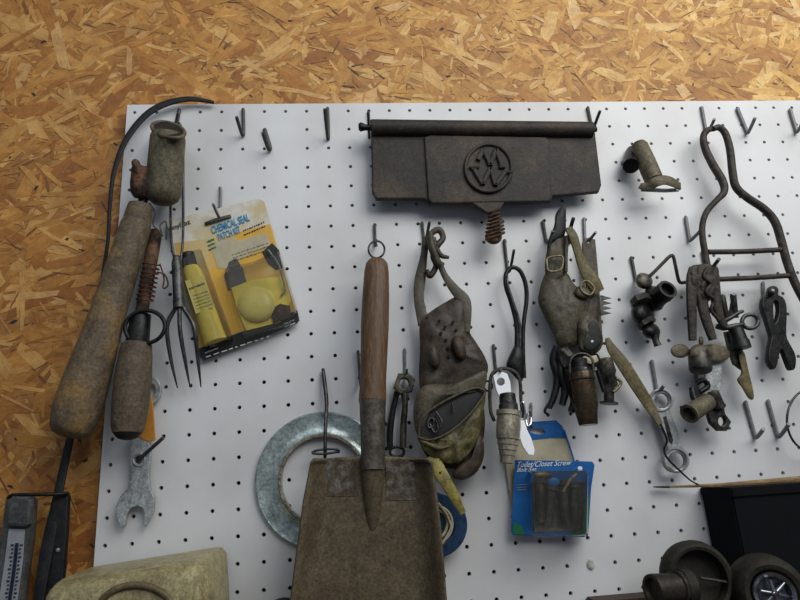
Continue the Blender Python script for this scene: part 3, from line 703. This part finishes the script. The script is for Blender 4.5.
# ---- hex-headed tool
r=root('hex_tool','dark hex-headed tool with twin rods between the scoop handle and the leather blinder','tool',U(404,376,.5))
hexo=[(398,374),(409,373),(415,380),(412,392),(400,395),(393,388)]
PL(r,'hex_head',m_hazy,[hexo,circ(404,384,4.5,5.5)],.75,th=.35,bev=.05)
T(r,'rod',m_hazy,[(404,392,.6),(405,405,.65),(403.5,425,.65),(403,448,.6)],[3.5,3,3.3,3.5])
T(r,'rod',m_black,[(397,392,.45),(393,410,.45),(390,430,.45),(390,450,.45)],[3,3,3.5,3])
T(r,'rod_loop',m_black,[(p[0],p[1],.6) for p in circ(397,452,7,5,12)],1.5,closed=True)

# ================================================================ LEATHER BLINDER (center)
r=root('leather_blinder','dark leather harness blinder with yellowish pouch hanging right of the scoop','leather harness',U(428,240,.9))
ST(r,'side_strap',m_leathG,[(426,238,.9),(424,255,.85),(420,280,.8),(419,300,.85),(424,325,.9)],[4,3.5,5.5,5,6],th=.12)
ST(r,'side_strap',m_leathG,[(439,262,.9),(445,276,.95),(455,290,1.0),(464,300,1.05),(467,312,1.1),(467,332,1.1)],[3,3.2,5,6,4.5,3],th=.12)
T(r,'knot',m_leath,[(426,246,1.1),(431,234,1.2),(439,230,1.2),(443,238,1.2),(437,246,1.3),(433,256,1.1),(436,266,1.0),(430,276,1.0),(427,270,1.0)],[2.5,3,3.5,3,3.5,3,3,3,2])
T(r,'knot',m_leath,[(433,238,1.3),(437,250,1.3),(442,256,1.3),(449,257.5,1.3)],[3,3,2.5,1.6])
T(r,'knot',m_leathG,[(430,232,1.4),(432,248,1.4),(438,262,1.3),(441,266,1.2)],[3,4,3.5,2.5])
PI(r,'leather_panel',m_leath,[(420,322),(430,312),(444,303),(458,296),(465,301),(468,328),(476,342),(484,355),(488,366),(486,376),(476,386),(450,395),(424,396),(419,378),(420,350)],.95,.35,rough=.12,th=.25)
for (x,y,rx,ry,ro) in [(434,356,6.5,13,-.15),(459,348,6.5,13,-.3)]:
    PI(r,'padded_loop',m_leath,circ(x,y,rx,ry,12,rot=ro),1.4,.32,th=.3,n=2)
for x,y in [(439,321),(445,327),(441,333),(446,340),(448,348),(449,356),(453,322),(456,330),(427,318),(431,337)]:
    LA(r,'punched_hole',m_black2,(x,y,1.3),(x,y,1.40),[(0,1.6),(1,1.6)],k=10)
PI(r,'cuff',m_leathG,[(421,388),(432,384),(450,384),(470,376),(484,371),(487,377),(483,391),(475,389),(458,394),(436,407),(423,420),(419,436),(414,424),(414,404)],1.22,.30,th=.3,cen=(436,396),n=5)
PI(r,'pouch_back',m_leath,[(416,398),(438,388),(462,384),(480,388),(483,402),(485,425),(480,452),(466,468),(440,466),(424,452),(416,428)],.85,.35,rough=.15,th=.3)
PI(r,'pouch_opening',m_inkK,[(419,437),(422,419),(436,406),(458,394),(476,388),(485,391),(483,408),(468,424),(448,434),(431,440)],1.30,.05,th=.1)
T(r,'pouch_rim',m_leathG,[(419,436,1.42),(421,420,1.45),(435,407,1.48),(457,395,1.48),(475,388,1.45),(485,391,1.42)],[1.0,1.3,1.5,1.5,1.4,1.2])
PI(r,'pouch_front',m_leathY,[(417,437),(427,440),(440,437),(455,428),(470,414),(480,401),(486,391),(483,412),(478,438),(468,454),(456,463),(440,461),(426,452)],1.42,.22,rough=.18,th=.2,cen=(456,441))
T(r,'pouch_rim',m_leathG,[(418,437,1.55),(428,440,1.62),(440,437,1.66),(455,428,1.68),(470,414,1.66),(480,401,1.6),(486,391,1.5)],1.0)
T(r,'glinting_buckle',m_steel,[(430,424,1.4),(434,432,1.45),(438,430,1.45),(436,420,1.4),(431,419,1.4)],.9)
PI(r,'pouch_toe',m_leath,[(458,466),(474,452),(479,436),(484,443),(483,460),(475,474),(462,480),(452,476)],1.0,.25,th=.3,cen=(470,462))
T(r,'buckle',m_steel,[(p[0],p[1],1.45) for p in circ(431,423,3,5,10,rot=.2)],.9,closed=True)
T(r,'buckle',m_steel,[(436,412,1.5),(442,422,1.6),(438,430,1.6)],1.1)
T(r,'buckle',m_steel,[(452,402,1.5),(454,412,1.5)],1.0)
T(r,'stitched_tab',m_leathY,[(420,440,1.45),(428,444,1.62),(438,448,1.66),(449,446,1.66)],[1.5,2,2.2,1.5])
ST(r,'yellow_strap',m_strapY,[(432,456,1.3),(438,468,1.5),(446,482,1.6),(455,498,1.5),(463,513,1.3)],[5,6.5,6,5,3],th=.12,label='yellow hanging strap end')
LA(r,'punched_hole',m_black2,(440,473,1.55),(440,473,1.62),[(0,1.3),(1,1.3)],k=10)

# ================================================================ SPRING SHEARS
r=root('spring_shears','black spring-loop shears hanging above the tapered nozzle','shears',U(511,268,.9))
T(r,'spring_loop',m_black,[(515,372,.8),(517,350,.8),(516.5,325,.8),(511,303,.85),(506,287,.9),(506,274,.9),(512,267.5,.9),(520,271,.9),(525.5,284,.85),(526.5,300,.8),(523.5,325,.8),(523,350,.8),(524,378,.8)],[3.2,3,2.4,2,2.2,2.2,2.2,2.3,2.3,2.3,2.2,2.2,2.4])
T(r,'inner_bar',m_steel,[(507,276,1.0),(508,286,1.0),(513,302,.95),(519,322,.9),(520,345,.85),(519,365,.8)],[1.2,1.4,1.6,1.6,1.6,1.5],label='worn inner edge')
PI(r,'blade_pair',m_black,[(511,352),(517,343),(524,350),(525,370),(521,382),(512,374),(506,366)],.75,.3,th=.25)

# ================================================================ NOZZLE BUNDLE
r=root('tapered_nozzle','pewter grey ribbed tapered nozzle with chrome eye in a wire bail','nozzle',U(500,375,.8))
T(r,'wire_bail',m_bar,[(494.5,421,1.0),(490.5,410,1.05),(490,385,1.05),(493,373,1.0),(503,368.5,.95),(515,372,.95),(520,382,1.0),(521,400,1.0),(523,418,.95)],1.8)
T(r,'side_loop',m_black,[(p[0],p[1],.9) for p in circ(488,386,4,5,10)],1.0,closed=True)
PL(r,'chrome_eye',m_white,[[(493,376),(499,371),(507,374),(510,382),(511,392),(499,397),(496,390)],circ(500.5,382,4,4)],1.25,th=.12,bev=.02)
LA(r,'stem',m_steel,(507,393,1.2),(509,414,1.25),[(0,5),(.05,8),(.5,8.5),(.55,9.5),(.95,9.5),(1,8)],k=24)
LA(r,'nozzle_body',m_pewter,(509,411,1.25),(507,463,1.35),[(0,8),(.0,12.5),(.09,12.8),(.1,11.6),(.3,12.2),(.5,11.8),(.55,11.6),(.56,10.6),(.66,10.4),(.67,9.4),(.76,9.2),(.77,8.3),(.86,8),(.87,7.2),(.97,6.8),(1,6.8),(1,3)],k=32)
T(r,'wire_grip',m_chrome,[(520,404,1.0),(523,402,1.1),(525,412,1.1),(524,420,1.1)],1.0)
tagit(PL(None,'white_blade',m_white,[(520,421),(523.5,420.5),(527,430),(531,438),(534.5,450),(533.5,455.5),(528,455),(522,446),(517.5,432),(517.5,425)],1.35,th=.12,bev=.03),'shiny white metal tongue right of the tapered nozzle','blade')
tagit(T(None,'chrome_ring',m_chrome,[(529,413,.6),(531,418,.8),(530.5,424,.9),(527.5,426,.9),(526,420,.8),(527,414,.6)],1.1),'small chrome ring above the shiny white tongue','ring')

# ================================================================ BLISTER PACKS
hook('hook through the oval hole of the blue topped package',[(531,404,.1),(531,424,.1),(531.5,427,.2),(530,410,1.0)],1.3,m_bright)
r=root('back_package','blue topped white package with oval hang hole, behind the bolt set package','package',U(540,420,.3))
PL(r,'backing_card',m_cream,[[(504,452),(516,440),(530,422),(556,420.5),(563,427),(574,462),(580,520),(520,530),(512,512)],circ(537,431,8,3.2,14,rot=.15)],.20,th=.05,bev=.01)
PL(r,'blue_header',m_cardB,[[(527,428),(531,421.8),(556,420.3),(562,426),(566,438),(550,438),(530,440)],circ(537,431,8,3.2,14,rot=.15)],.23,th=.03,bev=.006)
ST(r,'blue_edge',m_cardB,[(564,430,.34),(570,448,.34),(575,464,.34)],.9,th=.03)
r=root('bolt_set_package','blue and green carded clear blister of toilet bolts below the nozzle','package',U(553,463,.5))
PL(r,'backing_card',m_cardB,[(515,460),(550,460.5),(592,461.5),(594.5,465),(591,488),(588,535),(584,537),(513,535),(511,531)],.55,th=.05,bev=.01)
PL(r,'green_corner',m_cardG,[(589.5,495),(587.5,534),(571,536),(578,515)],.57,th=.03,bev=.006,label='green lower right corner')
PL(r,'green_corner',m_cardG,[(513,530),(514,522),(522,527),(524,534.5),(514,534)],.57,th=.03,bev=.006,label='green lower left corner')
link('lettering',text_me('Toilet/Closet Screw',(517,467.5),(571,465.2),(518,461.8),.575,font_shear=.3,bold=.0),m_inkW,r)
link('lettering',text_me('Bolt Set',(516.5,472),(536,471.2),(517.5,467.8),.575,font_shear=.3,bold=.0),m_inkW,r)
PL(r,'price_mark',m_inkW,circ(580,468,2.5,1.8,10),.575,th=.02,bev=.004)
strokes(r,'small_print',m_scale,(517,485),(527,484.5),3,.575,21,.35,(0,2.6))
# contents
for (x0,y0,x1,y1,w) in [(540,478,541,522,4),(552,486,548,526,4.5),(562,480,566,524,4),(574,484,574,520,3.5)]:
    LA(r,'bolt',m_hazy,(x0,y0,.9),(x1,y1,.9),[(0,w),(.0,w+2.5),(.1,w+2.5),(.11,w),(1,w),(1,1)],k=14)
PL(r,'contents_sheet',m_hazy,[(532,483),(585,481),(583,531),(534,532)],.68,th=.08)
PI(r,'brass_washer',m_tan,circ(543,475,9,4,12),1.0,.15,th=.1,n=2)
T(r,'brass_pin',m_tan,[(563,492,1.1),(570,480,1.1),(577,474,1.1)],[1.5,2,1.8])
PI(r,'blue_button',m_cardB,circ(554,482,6,4.5,12),1.15,.06,th=.06,n=2)
blister(r,[(529,470),(589,469),(588,536),(531,538.5)],.57,1.7,.95)

# ================================================================ LARGE LEATHER COLLAR
r=root('leather_collar','large grey leather harness pad with buckled straps below the lid corner','leather harness',U(562,230,.9))
PI(r,'pointed_tip',m_black2,[(565,204.5),(566,218),(565,234),(558,240),(551,244),(547,250),(549,238),(554,226),(556,213)],1.1,.15,th=.12)
PI(r,'neck_strap',m_leathG,[(551,236),(560,232),(565,236),(566,255),(565,276),(556,284),(547,280),(545,262)],1.0,.2,th=.2,rough=.1)
PI(r,'leather_pad',m_leathG,[(546,272),(556,276),(566,272),(574,284),(584,291),(590,296),(589,310),(584,325),(580,342),(570,348),(558,345),(551,330),(543,314),(538,298)],.95,.45,th=.3,rough=.06)
PI(r,'rear_flap',m_leath,[(586,290),(594,286),(600,300),(599,322),(596,340),(586,346),(580,338),(585,315),(580,308)],.8,.2,th=.2)  # dark leather flap set behind the pad
T(r,'buckle',m_tan,[(548,258,1.4),(561,256,1.45),(563,262,1.45),(560,270,1.45),(549,271,1.4),(547,264,1.4)],1.1,closed=True)
ST(r,'strap_lining',m_leathG,[(567,236,1.2),(566,255,1.2),(566,272,1.25)],[1.6,1.6,1.4],th=.2)
ST(r,'olive_strap',m_olive,[(568,228,1.3),(573,236,1.4),(578,252,1.35),(584,268,1.3),(592,280,1.3),(599,292,1.2)],[3.5,4.5,4.2,5.5,7.5,6],th=.14)
T(r,'buckle',m_tan,[(581,284,1.5),(587,281,1.55),(594,288,1.55),(590,295,1.55),(582,291,1.5)],1.3,closed=True)
PI(r,'buckle_keeper',m_leathG,[(576,288),(583,286),(592,292),(590,298),(581,298),(575,294)],1.35,.15,th=.1)
horn=PI(r,'horn_cup',m_leathG,[(578,340),(577,322),(582,312),(590,313),(598,322),(603,338),(600,350),(590,355),(580,351)],1.2,.35,th=.3,rough=.1)
PI(horn,'cup_hollow',m_black2,[(586,332),(591,321),(598,324),(602,338),(599,347),(590,350),(584,345)],1.54,.05,th=.05)
LA(horn,'rivet',m_white,(592,341.5,1.55),(592,341.5,1.62),[(0,1.6),(1,1)],k=10)
r2=r
PI(r,'metal_fitting',m_hazy,[(557,350),(566,346),(572,352),(582,354),(596,353),(600,360),(594,368),(578,366),(572,372),(560,366)],1.0,.3,th=.3,rough=.2)
ST(r,'pale_band',m_cream,[(584,356,1.35),(590,360,1.4),(597,358,1.35)],[3,4,3],th=.08)
for pts in ([(557,346,.9),(553,360,.8),(557,378,.8),(554,396,.8),(549,408,.8)],[(562,350,.9),(560,372,.9),(565,390,.9),(562,405,.9)],[(566,364,1.0),(569,384,1.0),(574,400,1.0),(571,412,1.0)]):
    T(r,'dangling_thong',m_black,pts,[3.5,4,3.8,3.5,3][:len(pts)])
T(r,'dangling_thong',m_black,[(550,402,.8),(546,408,.8),(545,412,.8),(548,414,.8)],1.5)
r=root('bronze_nozzle','dark bronze tapered nozzle hanging under the large leather harness pad','nozzle',U(582,365,1.2))
LA(r,'nozzle_body',m_bronze,(580,372,1.3),(588.5,425,1.4),[(0,7),(.02,12.5),(.12,13.3),(.16,13.3),(.18,12.3),(.5,12.8),(.65,12.4),(.85,10.3),(1,9.3),(1,6)],k=32)
LA(r,'collar',m_black,(578,359,1.2),(580.5,374,1.3),[(0,5),(.1,9),(.6,8.5),(.7,11),(1,12)],k=24)
T(r,'bail',m_steel,[(570,374,1.4),(570,362,1.4),(575,355,1.4),(585,354,1.4),(592,360,1.4),(593,372,1.4)],1.7)
PL(r,'rivet_plate',m_lead,[(583,368),(586,367),(588,374),(586,377),(583,374)],1.75,th=.05)
r=root('small_valve','small brown metal valve right of the bronze nozzle','valve',U(604,362,.8))
LA(r,'valve_body',m_hazy,(603,358,.8),(612,388,.8),[(0,4),(.05,8.5),(.5,8.8),(.6,7),(.95,6.5),(1,3)],k=20)
LA(r,'foot',m_hazy,(609,385,.8),(609,404,.8),[(0,6),(.3,5),(.9,5),(.91,9),(1,9)],k=20)
T(r,'lever',m_tan,[(613,392,1.0),(618,388,1.0),(621,382,1.0),(616,378,1.0)],1.6)
T(r,'lever',m_black,[(597,370,1.0),(601,382,1.0),(604,392,1.0)],2.2)

r=root('toothed_strip','grey leather strip with triangular metal teeth right of the large harness pad','strip',U(586,240,.5))
PL(r,'strip',m_leathG,[[(582,244),(584,239),(590,237.5),(595,240),(597,262),(599,285),(601,320),(603,345),(592,345),(590,315),(584,270)],circ(588,242,1.5)],.55,th=.12,bev=.03)
for y in (298,303,308,313):
    PL(r,'tooth',m_steel,[(599,y-2.4),(601,y-2.8),(611.5,y+.3),(601,y+2.8),(599,y+2.4)],.55,th=.07,bev=.01)

r=root('leather_thong','flat olive leather thong running down to the double-ring wrench','strap',U(610,340,.8))
ST(r,'thong_band',m_olive,[(607,338,.9),(612,349,.9),(623,364,.9),(637,386,.85),(649,405,.8),(657,419,.9),(661,428,1.0)],[2,5,6.5,6.5,5.5,3.5,1.5],th=.1,n=8)
T(r,'thin_cord',m_black,[(660,424,1.0),(664,432,1.0),(667,441,.95),(664,450,.9),(668,459,.9),(679,470,.8),(690,480,.7),(699,485,.7)],[1.5,1.2,1.1,1,1,1,.8,.8])

r=root('double_ring_wrench','bright double-ended ring wrench hanging from a hook at right of centre','wrench',U(660,395,.5))
def rg(cx,cyy,ro,n,a0,a1): return [(cx+ro*math.cos(math.radians(a0+(a1-a0)*i/n)),cyy+ro*math.sin(math.radians(a0+(a1-a0)*i/n))) for i in range(n+1)]
out=rg(661,400,12,14,128,412)+rg(675.5,460,13,14,-54,230)
PL(r,'wrench_body',m_lead,[out,circ(661,401,7.6,7.6,16),circ(675.5,461,8.8,8.8,16)],.6,th=.28,bev=.05)
T(r,'worn_rim',m_bright,[(p[0],p[1],.62) for p in circ(661,400.5,10.5,10.5,16)],.8,closed=True)
T(r,'worn_rim',m_bright,[(p[0],p[1],.62) for p in circ(675.5,460.5,11.6,11.6,16)],.8,closed=True)
PL(r,'grip_inlay',m_hazy,[(663,417),(666,416),(673,440),(672,444),(669,442)],.62,th=.04,bev=.005)

# ================================================================ TOP RIGHT
r=root('pipe_bracket','small greenish pipe bracket with flared clamp foot, alone left of the rack','bracket',U(640,145,.5))
LA(r,'pipe',m_tin,(638,143,.9),(654,180,1.2),[(0,4),(.02,6.5),(.1,8.2),(.5,9),(1,9),(1,3)],k=24)
LA(r,'side_pipe',m_black,(634,152,.05),(631,166,.9),[(0,4),(.05,8),(.6,8.5),(1,8),(1,2)],k=20)
T(r,'bolt',m_bright,[(622,163,.4),(628,164,.6),(634,166,.7)],[2.5,1.8,2])
ST(r,'clamp_foot',m_tin,[(640,186,1.1),(649,186,1.4),(656,182,1.6),(664,180,1.6),(672,182,1.5),(680,186.5,1.2)],[3.5,4.5,5,5,5,4],th=.1)
ST(r,'clamp_foot',m_lead,[(641,190,1.0),(652,190,1.2),(664,190.5,1.1),(678,190,1.0)],[1.6,2,2,1.8],th=.1)

r=root('iron_rack','bent flat iron rack with narrow loop top and two rungs','rack',U(713,128,.9))
wv=[3.0]*9
T(r,'side_bar',m_bar,[(715,129,.95),(708,130,.95),(703.5,136,.9),(705,148,.9),(713,165,.9),(722.5,181,.95),(724,192,.95),(716,201,.95),(706,213,.9),(702,230,.9),(705.5,256,.9),(711,285,.9),(719,318,.8)],[2.2,3,3.3,3.7,3.9,3.9,3.6,3.0,3,3.1,3.3,3.4,3.2],label='left bent bar')
T(r,'side_bar',m_bar,[(713,129,1.05),(719,127.5,1.0),(725.5,134,1.0),(730,150,1.0),(732.5,172,1.0),(736,187,1.0),(747,197.5,1.0),(764,209,1.0),(775,222,1.0),(781,240,1.0),(787,262,1.0),(795,283,1.0),(806,304,1.0),(812,316,1.0)],[2.5,3.2,3.4,3.6,3.8,3.9,3.9,4,4,4,4,4,4,3.5],label='right bent bar')
T(r,'rung',m_bar,[(708,252,.9),(745,251.5,.95),(784,249.5,1.0)],2.7)
T(r,'rung',m_bar,[(712,279.5,.9),(750,278,.95),(790,275.5,1.0)],2.7)

# ---- wire gate hook
tagit(T(None,'bent_wire',m_bar,[(643,281,.9),(652,274,1.0),(662,264,1.1),(669,257,1.1),(673,256,1.1),(675.5,266,1.0),(679,281,.6),(684,282.5,.5),(690,281,.4)],1.7,n=4),'bent wire reaching from the black pipe fittings to the rack','wire')
r=root('pipe_fittings','cluster of black pipe fittings with an open end, hanging left of the rack','pipe fitting',U(638,280,.7))
PI(r,'collar',m_hazy,circ(644,281,9,8,12,rot=.5),.8,.35,th=.3,n=2)
LA(r,'open_pipe',m_black,(654,302,.9),(668,289,1.9),[(0,7),(.1,9),(.6,9),(.62,10),(1,10),(1,7.2),(.7,6.5),(.68,1)],k=24)
PI(r,'union_body',m_black,[(645,290),(655,286),(664,298),(662,309),(652,311),(646,302)],.8,.5,th=.4)
LA(r,'union_ring',m_hazy,(640,300,.9),(643,305,1.05),[(0,8),(0,11),(1,11),(1,8)],k=8)
LA(r,'union_ring',m_hazy,(645,321,1.0),(648,325,1.05),[(0,7),(0,9.5),(1,9.5),(1,7)],k=8)
PI(r,'lower_body',m_black,[(634,304),(644,300),(653,308),(654,320),(647,326),(635,322),(631,312)],.8,.55,th=.4)
PI(r,'lower_body',m_black,circ(651,331,9.5,8,12,rot=.4),.9,.45,th=.4,n=2)
T(r,'drain_plug',m_hazy,[(655,336,1.1),(656,341,1.15),(658,346,1.15)],[4.5,3.2,4])

# ---- twin-legged clamp
r=root('iron_clamp','dark iron clamp with two straight legs hanging over the wing valve','clamp',U(702,268,1.3))
ST(r,'leg',m_bar,[(696,268,1.5),(692,276,1.5),(691.5,300,1.5),(692.5,340,1.4)],[4,4.8,4.5,3.2],th=.28)
ST(r,'leg',m_bar,[(702,268,1.6),(701,285,1.6),(704,312,1.5),(713,340,1.4)],[4.5,5,4.8,3.4],th=.28)
ST(r,'leg',m_bar,[(711,268,1.5),(714,280,1.5),(716,300,1.4),(719,315,1.35),(725,327,1.3)],[4.5,4.8,4.5,4,3],th=.28)
PI(r,'jaw_block',m_bar,[(688,270),(692,266),(704,264),(716,266),(719,273),(717,290),(708,302),(698,300),(690,288)],1.5,.25,th=.4,rough=.15)
T(r,'twist_wire',m_bar,[(708,268,1.8),(704,276,1.85),(711,284,1.85),(706,292,1.85),(714,300,1.7),(711,310,1.6),(719,320,1.5)],1.8)
T(r,'tail_wire',m_steel,[(722,322,1.3),(730,318,1.4),(738,313,1.4),(743,311,1.4)],[2.5,2.4,2,1.6])

r=root('wing_valve','grey green wing-handled valve hanging below the iron clamp','valve',U(700,340,1.0))
LA(r,'valve_body',m_hazy,(698,350,1.1),(701,371,1.3),[(0,6),(.05,10),(.5,10.5),(.9,11),(1,10),(1,5)],k=24)
PI(r,'wing',m_tin,circ(680,351,9.5,7,12,rot=.05),1.1,.10,th=.14,n=2)
PI(r,'wing',m_tin,circ(715,353,15,9,14,rot=.15),1.1,.10,th=.14,n=2)
PI(r,'stem_knob',m_tin,circ(701,341,2.6,5,10),1.2,.2,th=.15,n=2)
PI(r,'bonnet',m_tin,[(690,349),(698,344),(710,347),(712,356),(700,360),(690,357)],1.25,.3,th=.2)
PL(r,'tail_plate',m_lead,[(703,350),(726,346),(728,356),(722,366),(720,391),(705,390)],.9,th=.12,bev=.03,label='flat grey steel tail')
r=root('tube_elbow','brown metal tube elbow with flanged ear below the wing valve','pipe fitting',U(705,385,.8))
LA(r,'open_tube',m_tin,(709,401,1.0),(689,414,1.5),[(0,5),(.05,8.5),(.9,9),(.92,9.8),(1,9.8),(1,7),(.7,6),(.68,.5)],k=24)
T(r,'clamp_band',m_black,[(692,388,1.0),(694,398,1.1),(702,404,1.2),(712,403,1.2),(722,402,1.1)],[3,3.2,3,2.4,1.6])
T(r,'clamp_band',m_black,[(696,384,1.1),(703,380,1.2),(708,386,1.2),(700,392,1.2)],2.6)
PL(r,'flange_ear',m_hazy,[[(704,397),(716,392),(722,402),(724,414),(730,422),(726,431),(717,431),(709,423),(706,412)],circ(720.5,421.5,3.6,4.6,12)],1.0,th=.25,bev=.05)
LA(r,'grip_sleeve',m_hazy,(712,391,1.0),(720,410,1.0),[(0,4),(.1,6),(.9,6.5),(1,4)],k=16)

r=root('snap_clip','dark snap clip with round eye and pointed tail between the rack and the peg tool','clip',U(735,318,.9))
T(r,'eye',m_steel,[(p[0],p[1],1.2) for p in circ(750,321.5,8,7,14)],2.0,closed=True)
T(r,'cross_bar',m_steel,[(716,326,1.0),(724,328,1.1),(734,326,1.2),(744,324,1.2)],[2.5,2.8,2.6,2])
LA(r,'barrel',m_black,(735,327,1.1),(742,349,1.2),[(0,4),(.1,7),(.6,7.8),(.65,8.8),(.98,9),(1,5)],k=20)
PL(r,'rear_plate',m_hazy,[(724,332),(736,330),(741,352),(741,370),(733,364),(728,350)],.8,th=.2,bev=.04)
PI(r,'pointed_tail',m_olive,[(738,352),(744,352),(748,368),(754,396),(749,399),(742,388),(737,380),(741,372)],.85,.15,th=.15,label='olive brown pointed tail')
T(r,'upright_post',m_hazy,[(722,296,1.0),(724,306,1.0),(727,318,1.0)],[3,3,2.5])
T(r,'upright_post',m_hazy,[(733,294,1.3),(734,304,1.2),(736,318,1.1)],[3,3,2.5])

px=lambda l:[(620+x/4,230+y/4) for x,y in l]
r=root('spring_peg','black iron tool shaped like a spread clothes peg, hanging under the rack','peg',U(770,290,.7))
PL(r,'peg_body',m_black,[px([(590,240),(600,226),(620,230),(628,248),(626,262),(645,272),(658,300),(660,350),(658,420),(668,450),(690,490),(697,520),(693,555),(680,562),(668,548),(652,505),(640,480),(630,500),(622,540),(612,558),(600,552),(585,520),(590,470),(598,430),(590,400),(575,350),(562,310),(565,275),(585,268)]),px([(608,292),(622,290),(628,320),(624,350),(612,375),(606,340)])],.85,th=.3,bev=.05,smooth=2)
PI(r,'rivet_head',m_black,circ(771,292,4.5,4,12),.9,.2,th=.1,n=2)

r=root('wire_ring','thin wire ring hanging at the right edge over an empty hook','ring',U(800,392,.6))
T(r,'ring_wire',m_steel,[(p[0],p[1],.7) for p in circ(811,420,24,31,22)],1.1,closed=True)

# ================================================================ BOTTOM RIGHT
p=U(700,487.5,.1); BX=p.x; BZ=p.z
bx=root('storage_box','large dark navy box standing on the shelf in the lower right corner','box',Vector((BX+3,-2,SH)))
link('box_body',box_me(BX,BX+14,-2.2,-.1,SH+.01,BZ,.06),m_box,bx)
link('box_rim',box_me(BX-.02,BX+14.05,-2.28,-.06,BZ-.35,BZ+.02,.05),m_box,bx)
r=root('thin_board','thin brown board with black tip lying across the top of the dark box','board',U(728,485,.5))
ST(r,'slat_body',m_slat,[(669,486.8,.35),(720,485,.9),(800,479.0,1.9),(830,477,2.3)],[.9,1.8,3.0,3.4],th=.12,n=2)
ST(r,'black_tip',m_black2,[(654,487,.3),(662,487,.32),(670,486.8,.35)],[.6,1,1.1],th=.13,n=2)
tagit(LA(None,'painted_screw',mat('painted screw',(.48,.47,.44),(.38,.37,.34),60,.5),(590.5,564,0),(590.5,564,.08),[(0,4.6),(.6,4.6),(1,3.2)]),'round painted screw head on the bare lower board left of the toy wheels','screw')

q=U(586,600,.1); r=link('wooden_plank', box_me(q.x,BX-.05,-1.15,-.03,SH+.01,PT,.06), m_shelf)
tagit(r,'reddish brown wooden plank under the toy wheels and the dark box','plank')
r=root('toy_wheel_set','toy axle with fat tyres and a chrome spoked hub on the shelf, lower right','toy wheels',U(720,640,2))
w=LA(r,'tyre',m_tire,(761,588.5,2.7),(775,594,4.0),[(0,22),(.0,28),(.1,33),(.35,35),(.75,34),(.93,31),(1.0,27),(.97,23),(.85,20.5),(.6,19)],k=40)
rim=LA(w,'hub',m_hub,(772,593,3.6),(775,594,3.9),[(0,15),(0,19),(.9,20.5),(1.1,19.5),(.9,16),(.2,14),(.0,13),(.0,2)],k=32,label='chrome hub')
for a in range(6):
    an=a*math.pi/3+.2; c=(774.6,593.8)
    T(rim,'spoke',m_hub,[(c[0]+3*math.cos(an),c[1]+3*math.sin(an),3.95),(c[0]+14.5*math.cos(an),c[1]+14.5*math.sin(an),3.9)],[2.2,1.6],n=1)
PI(rim,'hub_cap',m_hub,circ(774.6,593.8,4.2,4.2,12),3.92,.2,th=.1,n=2)
LA(r,'tyre',m_tire,(692,577,2.35),(702,579,3.1),[(0,20),(0,30),(.1,34),(.5,35.5),(.85,34),(1,30),(.95,27),(.3,26),(.2,2)],k=36)
LA(r,'drum',m_drum,(684,587,3.5),(652,590,3.8),[(0,8),(.02,15),(.25,16),(.27,14),(.4,13.5),(.9,15),(1,14.5),(1,11),(.9,9),(.9,.5)],k=28)
LA(r,'ring_collar',m_tire,(692,587,3.5),(681,587.5,3.5),[(0,11),(.05,16),(.9,17),(1,12)],k=28)
T(r,'axle',m_bar,[(700,578,2.9),(725,582,3.0),(757,588,3.1)],1.6)
o=LA(None,'black_lump',m_black2,(283,606,.9),(283,598,.9),[(0,9),(.3,10),(.8,8.5),(1,4)],k=20)  # plain black lump at the bottom edge
for v in o.data.vertices: pass
tagit(o,'small black lump just left of the scoop blade at the bottom edge','cap')

# ================================================================ CAMERA, LIGHT
cam=bpy.data.cameras.new('camera'); co=bpy.data.objects.new('camera',cam); col.objects.link(co)
cam.sensor_width=36; cam.lens=F*36/800; cam.clip_start=.01
rot=Matrix((RT,UP,-FW)).transposed()
co.matrix_world=Matrix.Translation(M(CAM))@rot.to_4x4()
scene.camera=co
def area(loc,target,sx,sy,power,color):
    l=bpy.data.lights.new('area_light','AREA'); l.shape='RECTANGLE'; l.size=sx; l.size_y=sy; l.energy=power; l.color=color
    o=bpy.data.objects.new('area_light',l); col.objects.link(o); o.location=M(Vector(loc))
    o.rotation_euler=(M(Vector(target))-o.location).to_track_quat('-Z','Y').to_euler()
area((41,-38,22),(20,0,-4),1.2,1.0,18.5,(1,.985,.95))
area((5,-60,34),(14,0,-4),1.8,1.0,8,(.88,.94,1.0))
w=bpy.data.worlds.new('world'); scene.world=w; w.use_nodes=True
bg=w.node_tree.nodes['Background']; bg.inputs[0].default_value=(.62,.72,.9,1); bg.inputs[1].default_value=.20
scene.view_settings.view_transform='Standard'; scene.view_settings.look='None'; scene.view_settings.exposure=0
